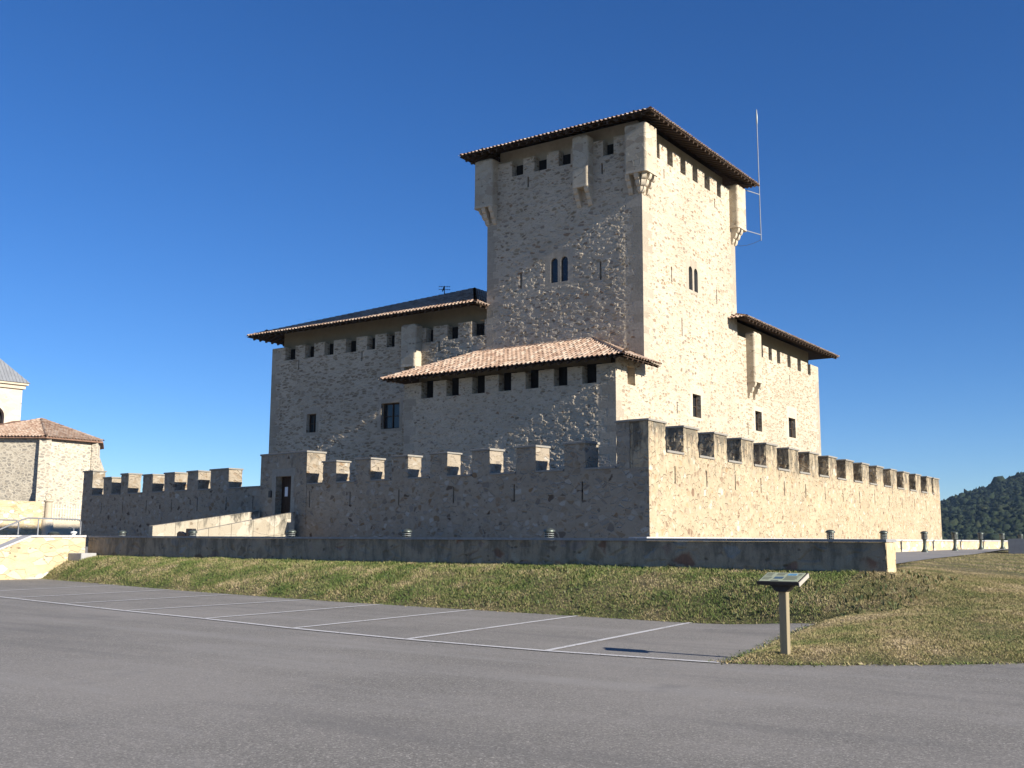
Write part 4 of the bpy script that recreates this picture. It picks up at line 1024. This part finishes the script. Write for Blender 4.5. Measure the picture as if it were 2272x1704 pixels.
tx.build('text_lines',plain('print_ink',(.16,.17,.13),.5,.2,9),bd,recalc=False)

# ================================================================= CHURCH
Cx,Cy=-84.9,52.9
ch=thing('church_apse','sunlit stone church apse with stepped buttresses and a red tiled roof','church',(Cx,Cy,0))
a2=R(-56);n2=(math.cos(a2),math.sin(a2));t2=Vector((n2[1],-n2[0],0))  # left face runs along t2
ZC=10.35
A=Vector((0,0,0));B=Vector((0,5.05,0));Cc=A+t2*7.5;Dd=B+Vector((-5,3.5,0));Ee=Cc+Vector((-7,2,0))
m=MB();ring=[Ee,Cc,A,B,Dd,Dd+Vector((-12,3,0)),Ee+Vector((-12,-2,0))];k=len(ring)
m.add([p+Vector((0,0,.8)) for p in ring]+[p+Vector((0,0,ZC)) for p in ring],[(i,(i+1)%k,(i+1)%k+k,i+k) for i in range(k)]+[tuple(range(k,2*k))])
m.build('wall',CHUR,ch)
def buttress(p,out,wd=.9,d0=1.15,label=None):
    out=Vector((*out,0)).normalized();sd=Vector((-out.y,out.x,0));pr=[(-.4,.8),(d0,.8),(d0,5.2),(d0-.35,5.9),(d0-.4,7.6),(.15,9.0),(.1,ZC-.02),(-.4,ZC-.02)]
    m=MB();m.prism(pr,p-sd*wd/2,out,(0,0,1),sd,wd);return m.build('buttress',CHUR,ch,bevel=.02)
buttress(A,(.86,-.5),.95,.55);buttress(B,(.7,.7),1.0,1.1);buttress(Cc,(.1,-1),1.0,1.3)
m=MB();ov=.55;apex=Vector((-6.0,3.2,12.55))
cen=Vector((-6,3,0));eo=[]
for p in ring: eo.append(p+(p-cen).normalized()*ov+Vector((0,0,ZC+.02)))
m.add(eo+[apex,apex+Vector((-11,0,.3))],[(0,1,k),(1,2,k),(2,3,k),(3,4,k),(4,5,k+1,k),(5,6,k+1),(6,0,k,k+1)])
m.add([p-Vector((0,0,.14)) for p in eo]+eo,[(i,(i+1)%k,(i+1)%k+k,i+k) for i in range(k)]+[tuple(range(k))])
rf=m.build('roof',CTILE,ch)
t=MB()
for i in(1,2):
    a_,b_=eo[i],eo[i+1];uu=(b_-a_).normalized();ln_=(b_-a_).length;fo=(apex-a_).dot(uu);ss_=(apex-a_-uu*fo);hl_=ss_.length
    tile_facet(t,a_+Vector((0,0,.02)),uu,ss_,[(0,-.1),(ln_,-.1),(ln_,0),(fo,hl_),(0,0)],.28,.45,.06,4)
for i in(1,2,3): hip_tiles(t,eo[i],apex,.14,.5)
t.build('hip_tiles',TILE,rf,recalc=False)
m=MB();pw=A+t2*3.9+Vector((n2[0],n2[1],0))*.01
nn=Vector((*n2,0))
m.hexa([pw+Vector((0,0,3.2)),pw+t2*.55+Vector((0,0,3.2)),pw+t2*.55-nn*.1+Vector((0,0,3.2)),pw-nn*.1+Vector((0,0,3.2)),pw+Vector((0,0,4.6)),pw+t2*.55+Vector((0,0,4.6)),pw+t2*.55-nn*.1+Vector((0,0,4.6)),pw-nn*.1+Vector((0,0,4.6))]);m.build('window',DARK,ch)
# belfry behind
be=thing('church_belfry','pale ashlar bell tower with slate pyramid roof at the left picture edge','belfry',(-95.5,56.8,0),R(-8))
m=MB();bz=15.75;wv=6.5
panel(m,(0,-wv,0),(0,1,0),(-1,0,0),wv,.8,bz,[(wv-3.4,wv-1.5,10.6,14.0,.6)]);panel(m,(-wv,-wv,0),(1,0,0),(0,1,0),wv,.8,bz,[(wv-3.4,wv-1.5,10.6,14.0,.6)])
m.quad((-wv,0,.8),(0,0,.8),(0,0,bz),(-wv,0,bz));m.quad((-wv,-wv,.8),(-wv,0,.8),(-wv,0,bz),(-wv,-wv,bz));m.build('wall',BELF,be,recalc=False)
for (o_,u_,n_) in (((0,-wv,0),(0,1,0),(-1,0,0)),((-wv,-wv,0),(1,0,0),(0,1,0))):
    o_,u_,n_=Vector(o_),Vector(u_),Vector(n_);dz=Vector((0,0,1))
    f=MB();r_=.95;c_=wv-2.45
    for i in range(10):
        t0=math.pi*(1-i/10);t1=math.pi*(1-(i+1)/10);q=[o_+u_*(c_+r_*math.cos(t0))+dz*(13.05+r_*math.sin(t0)*.98),o_+u_*(c_+r_*math.cos(t1))+dz*(13.05+r_*math.sin(t1)*.98),o_+u_*(c_+r_*math.cos(t1))+dz*14.0,o_+u_*(c_+r_*math.cos(t0))+dz*14.0]
        q=[p+n_*.003 for p in q];w_=[p+n_*.55 for p in q];f.hexa([q[0],q[1],w_[1],w_[0],q[3],q[2],w_[2],w_[3]])
    f.build('arch',BELF,be);plate('bell_opening',DARK,o_,u_,n_,(c_-.95,c_+.95,10.6,14),.57,be)
m=MB();m.box(-wv-.2,.2,-wv-.2,.2,bz+.003,bz+.35);m.box(-wv-.4,.4,-wv-.4,.4,bz+.353,bz+.55);m.build('cornice',DRESS,be)
m=MB();e=.5;z=bz+.56;c=[(-wv-e,-wv-e,z),(e,-wv-e,z),(e,e,z),(-wv-e,e,z)];ap=(-wv/2,-wv/2,z+4.2);m.add(c+[ap],[(0,1,4),(1,2,4),(2,3,4),(3,0,4),(0,3,2,1)])
r=m.build('roof',SLATE,be)
m=MB()
for i in range(1,24):
    s=i/24
    for (p,q_) in((c[0],c[1]),(c[1],c[2])):
        b=Vector(p).lerp(Vector(q_),s);k2=1-abs(2*s-1);top=b.lerp(Vector(ap)*1.0,0) ;mid=(Vector(p)+Vector(q_))/2
        m.tube([b+Vector((0,0,.02)),b+(Vector(ap)-mid)*k2*.98+Vector((0,0,.02))],.035,4)
m.build('roof_seams',SLATE,r)
# yellow wall, gate post with ring finial, white fence
course_wall('churchyard_wall','sunlit yellow rubble wall in front of the church','wall',(-82.5,28,0),R(90),23.6,.5,.9,4.72,4.74,STAIRM,STAIRM,.05,.0)
gp=thing('gate_post','slender pale stone gate post with a ring finial','post',(-82.4,52.0,1.55))
m=MB();m.lathe([(.48,0),(.48,1.7),(.42,1.8),(.30,1.9),(.29,3.2),(.39,3.27),(.39,3.36),(.17,3.42)],n=14);m.build('shaft',DRESS,gp,smooth=True)
m=MB();pts=[(.0+.22*math.cos(t)*.64,.22*math.cos(t)*.77,3.66+.26*math.sin(t)) for t in [i*math.pi/8 for i in range(17)]];m.tube(pts,.07,6,cap=False);m.build('ring_finial',DRESS,gp,smooth=True)
fe=thing('picket_fence','low cream iron picket fence between the gate post and the outer wall','fence',(-82.5,52.35,0),R(90))
m=MB();m.box(0,5.4,-.15,.15,1.0,3.29);m.build('plinth',DRESS,fe)
PK=plain('fence_paint',(.66,.60,.48),.6,.06,8)
for i in range(22):
    p=MB();x=.1+i*.245;p.box(x-.025,x+.025,-.02,.02,3.29,4.6+.03*(i%2));p.build('picket',PK,fe)
for z in(3.45,4.25):
    m=MB();m.box(0,5.4,.022,.05,z,z+.05);m.build('rail',PK,fe)

# ================================================================= HILL AND WOODS
def hill_z(X,Y):
    az=np.degrees(np.arctan2(X,Y));d=np.hypot(X,Y)
    el=np.interp(az,[-60,-40,-25,-18,-15,-13.1,-12.2,-11.26,-10.2,-9.35,-7,-3,5,20,40],[.3,.4,.7,1.2,1.7,1.93,2.30,2.58,3.0,3.27,4.0,4.8,5.2,4,3])
    zr=1500*np.tan(np.radians(el))
    s=np.clip((d-650)/850,0,1.3);prof=np.where(s<1,s**1.15,1-(s-1)*1.5)
    return -12+(zr+12)*prof
ang_=np.radians(np.arange(-45,30,.5));ds=np.linspace(600,1750,40)
V=[];Fc=[]
for d in ds:
    for a in ang_:V.append((d*math.sin(a),d*math.cos(a),0))
V=np.array(V);V[:,2]=hill_z(V[:,0],V[:,1])-3;na=len(ang_)
hm=MB();hm.add(V.tolist(),[(i*na+j,i*na+j+1,(i+1)*na+j+1,(i+1)*na+j) for i in range(len(ds)-1) for j in range(na-1)])
WOODG=plain('hill_floor',(.03,.045,.02),.95,.3,.02)
tag(hm.build('hill',WOODG,smooth=True),kind='structure')
def ico(sub=2):
    bm=bmesh.new();bmesh.ops.create_icosphere(bm,subdivisions=sub,radius=1);v=np.array([p.co[:] for p in bm.verts]);f=np.array([[q.index for q in t.verts] for t in bm.faces]);bm.free();return v,f
def raw_mesh(name,V,Fx,mat,smooth=False):
    me=bpy.data.meshes.new(name);me.vertices.add(len(V));me.vertices.foreach_set('co',V.reshape(-1).astype(np.float32));k=Fx.shape[1]
    me.loops.add(Fx.size);me.loops.foreach_set('vertex_index',Fx.reshape(-1).astype(np.int32));me.polygons.add(len(Fx));me.polygons.foreach_set('loop_start',np.arange(0,Fx.size,k,dtype=np.int32))
    if smooth: me.polygons.foreach_set('use_smooth',[True]*len(Fx))
    me.update(calc_edges=True);me.materials.append(mat);o=bpy.data.objects.new(name,me);COL.objects.link(o);return o
iv,if_=ico(2)
rng=np.random.RandomState(4)
VV=[];FF=[];off=0
def crowns(n,azr,dr):
    global off
    az=np.radians(rng.uniform(*azr,n));d=np.sqrt(rng.uniform(dr[0]**2,dr[1]**2,n))
    X=d*np.sin(az);Y=d*np.cos(az);Z=hill_z(X,Y)
    for x,y,z in zip(X,Y,Z):
        r=rng.gamma(6,.32)+1.0;q=iv*(1+.3*rng.randn(len(iv),1))*np.array([r,r,r*rng.uniform(.8,1.35)])
        VV.append(q+[x,y,z+r*.35]);FF.append(if_+off);off+=len(iv)
crowns(13000,(-15.0,-7.6),(700,1530));crowns(2600,(-40,-15.0),(900,1530));crowns(2600,(-7.6,25),(900,1530))
WOODL=island('wood_leaves',[(0,(.008,.018,.008)),(.6,(.016,.027,.010)),(1,(.030,.036,.014))],.9,.02,fine=.6)
tag(raw_mesh('hill_woodland',np.concatenate(VV),np.concatenate(FF),WOODL),'dark green wooded hillside far off at the right','woodland',kind='stuff')

# ================================================================= GRASS
def grass_points(n,box):
    x=rng.uniform(box[0],box[1],n);y=rng.uniform(box[2],box[3],n)
    k=inside(x,y,GRASS)&((x<-6.4)|(x<-.10*y+1.5));return x[k],y[k]
def blades(name,label,pts,hr,wr,mat,lean=.7,seg=1):
    x,y=pts;n=len(x);z=z_grass(x,y)-.01
    h=rng.uniform(*hr,n)*(.55+.9*_vn(x,y,.9,5));w_=rng.uniform(*wr,n);a=rng.uniform(0,2*np.pi,n);b=rng.uniform(0,2*np.pi,n);l=rng.uniform(.1,lean,n)*h
    dx,dy=np.cos(a)*w_/2,np.sin(a)*w_/2
    de=seg_d(x,y,EDGE);h=h*np.clip(.45+rng.rand(n)*.4+de/.7,0,1)
    p0=np.stack([x-dx,y-dy,z],-1);p1=np.stack([x+dx,y+dy,z],-1)
    mx,my=x+np.cos(b)*l*.35,y+np.sin(b)*l*.35
    p2=np.stack([mx+dx*.8,my+dy*.8,z+h*.6],-1);p3=np.stack([mx-dx*.8,my-dy*.8,z+h*.6],-1)
    p4=np.stack([x+np.cos(b)*l,y+np.sin(b)*l,z+h],-1)
    V=np.stack([p0,p1,p2,p3,p4],1).reshape(-1,3);i=np.arange(n)[:,None]*5
    Fx=np.concatenate([i+[0,1,2],i+[0,2,3],i+[3,2,4]],1).reshape(-1,3)
    return tag(raw_mesh(name,V,Fx,mat),label,'grass',kind='stuff')
GR=island('grass_blades',[(0,(.055,.105,.022)),(.3,(.115,.165,.04)),(.52,(.20,.22,.072)),(.7,(.36,.29,.145)),(1,(.53,.43,.28))],.75,1.15,patch=.55)
LAWN=island('lawn_blades',[(0,(.10,.15,.04)),(.25,(.20,.215,.075)),(.48,(.33,.28,.125)),(.72,(.46,.36,.20)),(1,(.60,.49,.33))],.75,.8,patch=.55)
p1=grass_points(260000,(-38,-6,20.3,25.2));p2=grass_points(620000,(-7.2,2,14,28));p3=grass_points(150000,(-10,1,28,62))
blades('lawn_grass','closely mown dry lawn around the information board, rising to the drive',[np.concatenate([a,b]) for a,b in zip(p2,p3)],(.014,.045),(.005,.011),LAWN,1.6)
blades('bank_grass','short mixed green and straw grass over the bank below the low wall',[q[(p1[0]<-7.2)] for q in p1],(.025,.075),(.007,.016),GR,1.3)
# broad-leaved weeds, thicker towards the right end of the bank
WE=island('weed_leaves',[(0,(.04,.06,.022)),(.4,(.075,.10,.035)),(.7,(.14,.145,.06)),(.9,(.22,.15,.08)),(1,(.36,.30,.2))],.6,.8,patch=.4)
n=15000;x=rng.uniform(-38,-5.5,n);y=rng.uniform(20.4,25,n);k=inside(x,y,GRASS)&(seg_d(x,y,EDGE)>.15)
dens=np.clip((x+30)/20,.25,1)*np.clip(_vn(x,y,1.1,9)*1.3-.2+.5*(_vn(x,y,.35,10)-.5),.03,.9);k&=rng.rand(n)<dens
x,y=x[k],y[k]
blades('bank_weeds','dark broad-leaved weeds scattered among the bank grass',(x,y),(.04,.12),(.022,.05),WE,1.5)

# dry bits and tufts strewn along the asphalt edge
ex,ey_=[],[]
for (ax_,ay_),(bx_,by_) in zip(EDGE[1:-3],EDGE[2:-2]):
    k=int(math.hypot(bx_-ax_,by_-ay_)*190)
    tt=rng.rand(k);off_=-np.abs(rng.randn(k))*.11+.08
    dx,dy=bx_-ax_,by_-ay_;l=math.hypot(dx,dy);nx_,ny_=-dy/l,dx/l
    px,py=ax_+dx*tt,ay_+dy*tt;sg=1 if inside(np.array([(ax_+bx_)/2+nx_*.2]),np.array([(ay_+by_)/2+ny_*.2]),GRASS)[0] else -1
    ex.append(px+nx_*sg*off_);ey_.append(py+ny_*sg*off_)
ex=np.concatenate(ex);ey_=np.concatenate(ey_)
def fringe(x,y):
    n=len(x);z=z_asph(x,y)+.006;a=rng.uniform(0,6.28,n);l=rng.uniform(.02,.07,n);w_=rng.uniform(.005,.014,n);h=rng.uniform(.0,.045,n)
    c,s_=np.cos(a),np.sin(a)
    V=np.stack([np.stack([x-s_*w_,y+c*w_,z],-1),np.stack([x+s_*w_,y-c*w_,z],-1),np.stack([x+c*l,y+s_*l,z+h],-1)],1).reshape(-1,3)
    return tag(raw_mesh('edge_litter',V,np.arange(3*n).reshape(-1,3),GR),'dry grass clippings strewn along the edge of the asphalt','grass litter',kind='stuff')
fringe(ex,ey_)

# the blue air between here and the far hill
hz=MB();hz.box(-700,500,-120,1900,-14,170)
hm_=bpy.data.materials.new('haze_air');hm_.use_nodes=True;hn=hm_.node_tree;hn.nodes.clear()
ho_=hn.nodes.new('ShaderNodeOutputMaterial');hv=hn.nodes.new('ShaderNodeVolumePrincipled');hv.inputs['Color'].default_value=(.45,.68,1,1);hv.inputs['Density'].default_value=.00005;hv.inputs['Anisotropy'].default_value=.0
hn.links.new(hv.outputs[0],ho_.inputs['Volume'])
tag(hz.build('haze',hm_),kind='stuff')
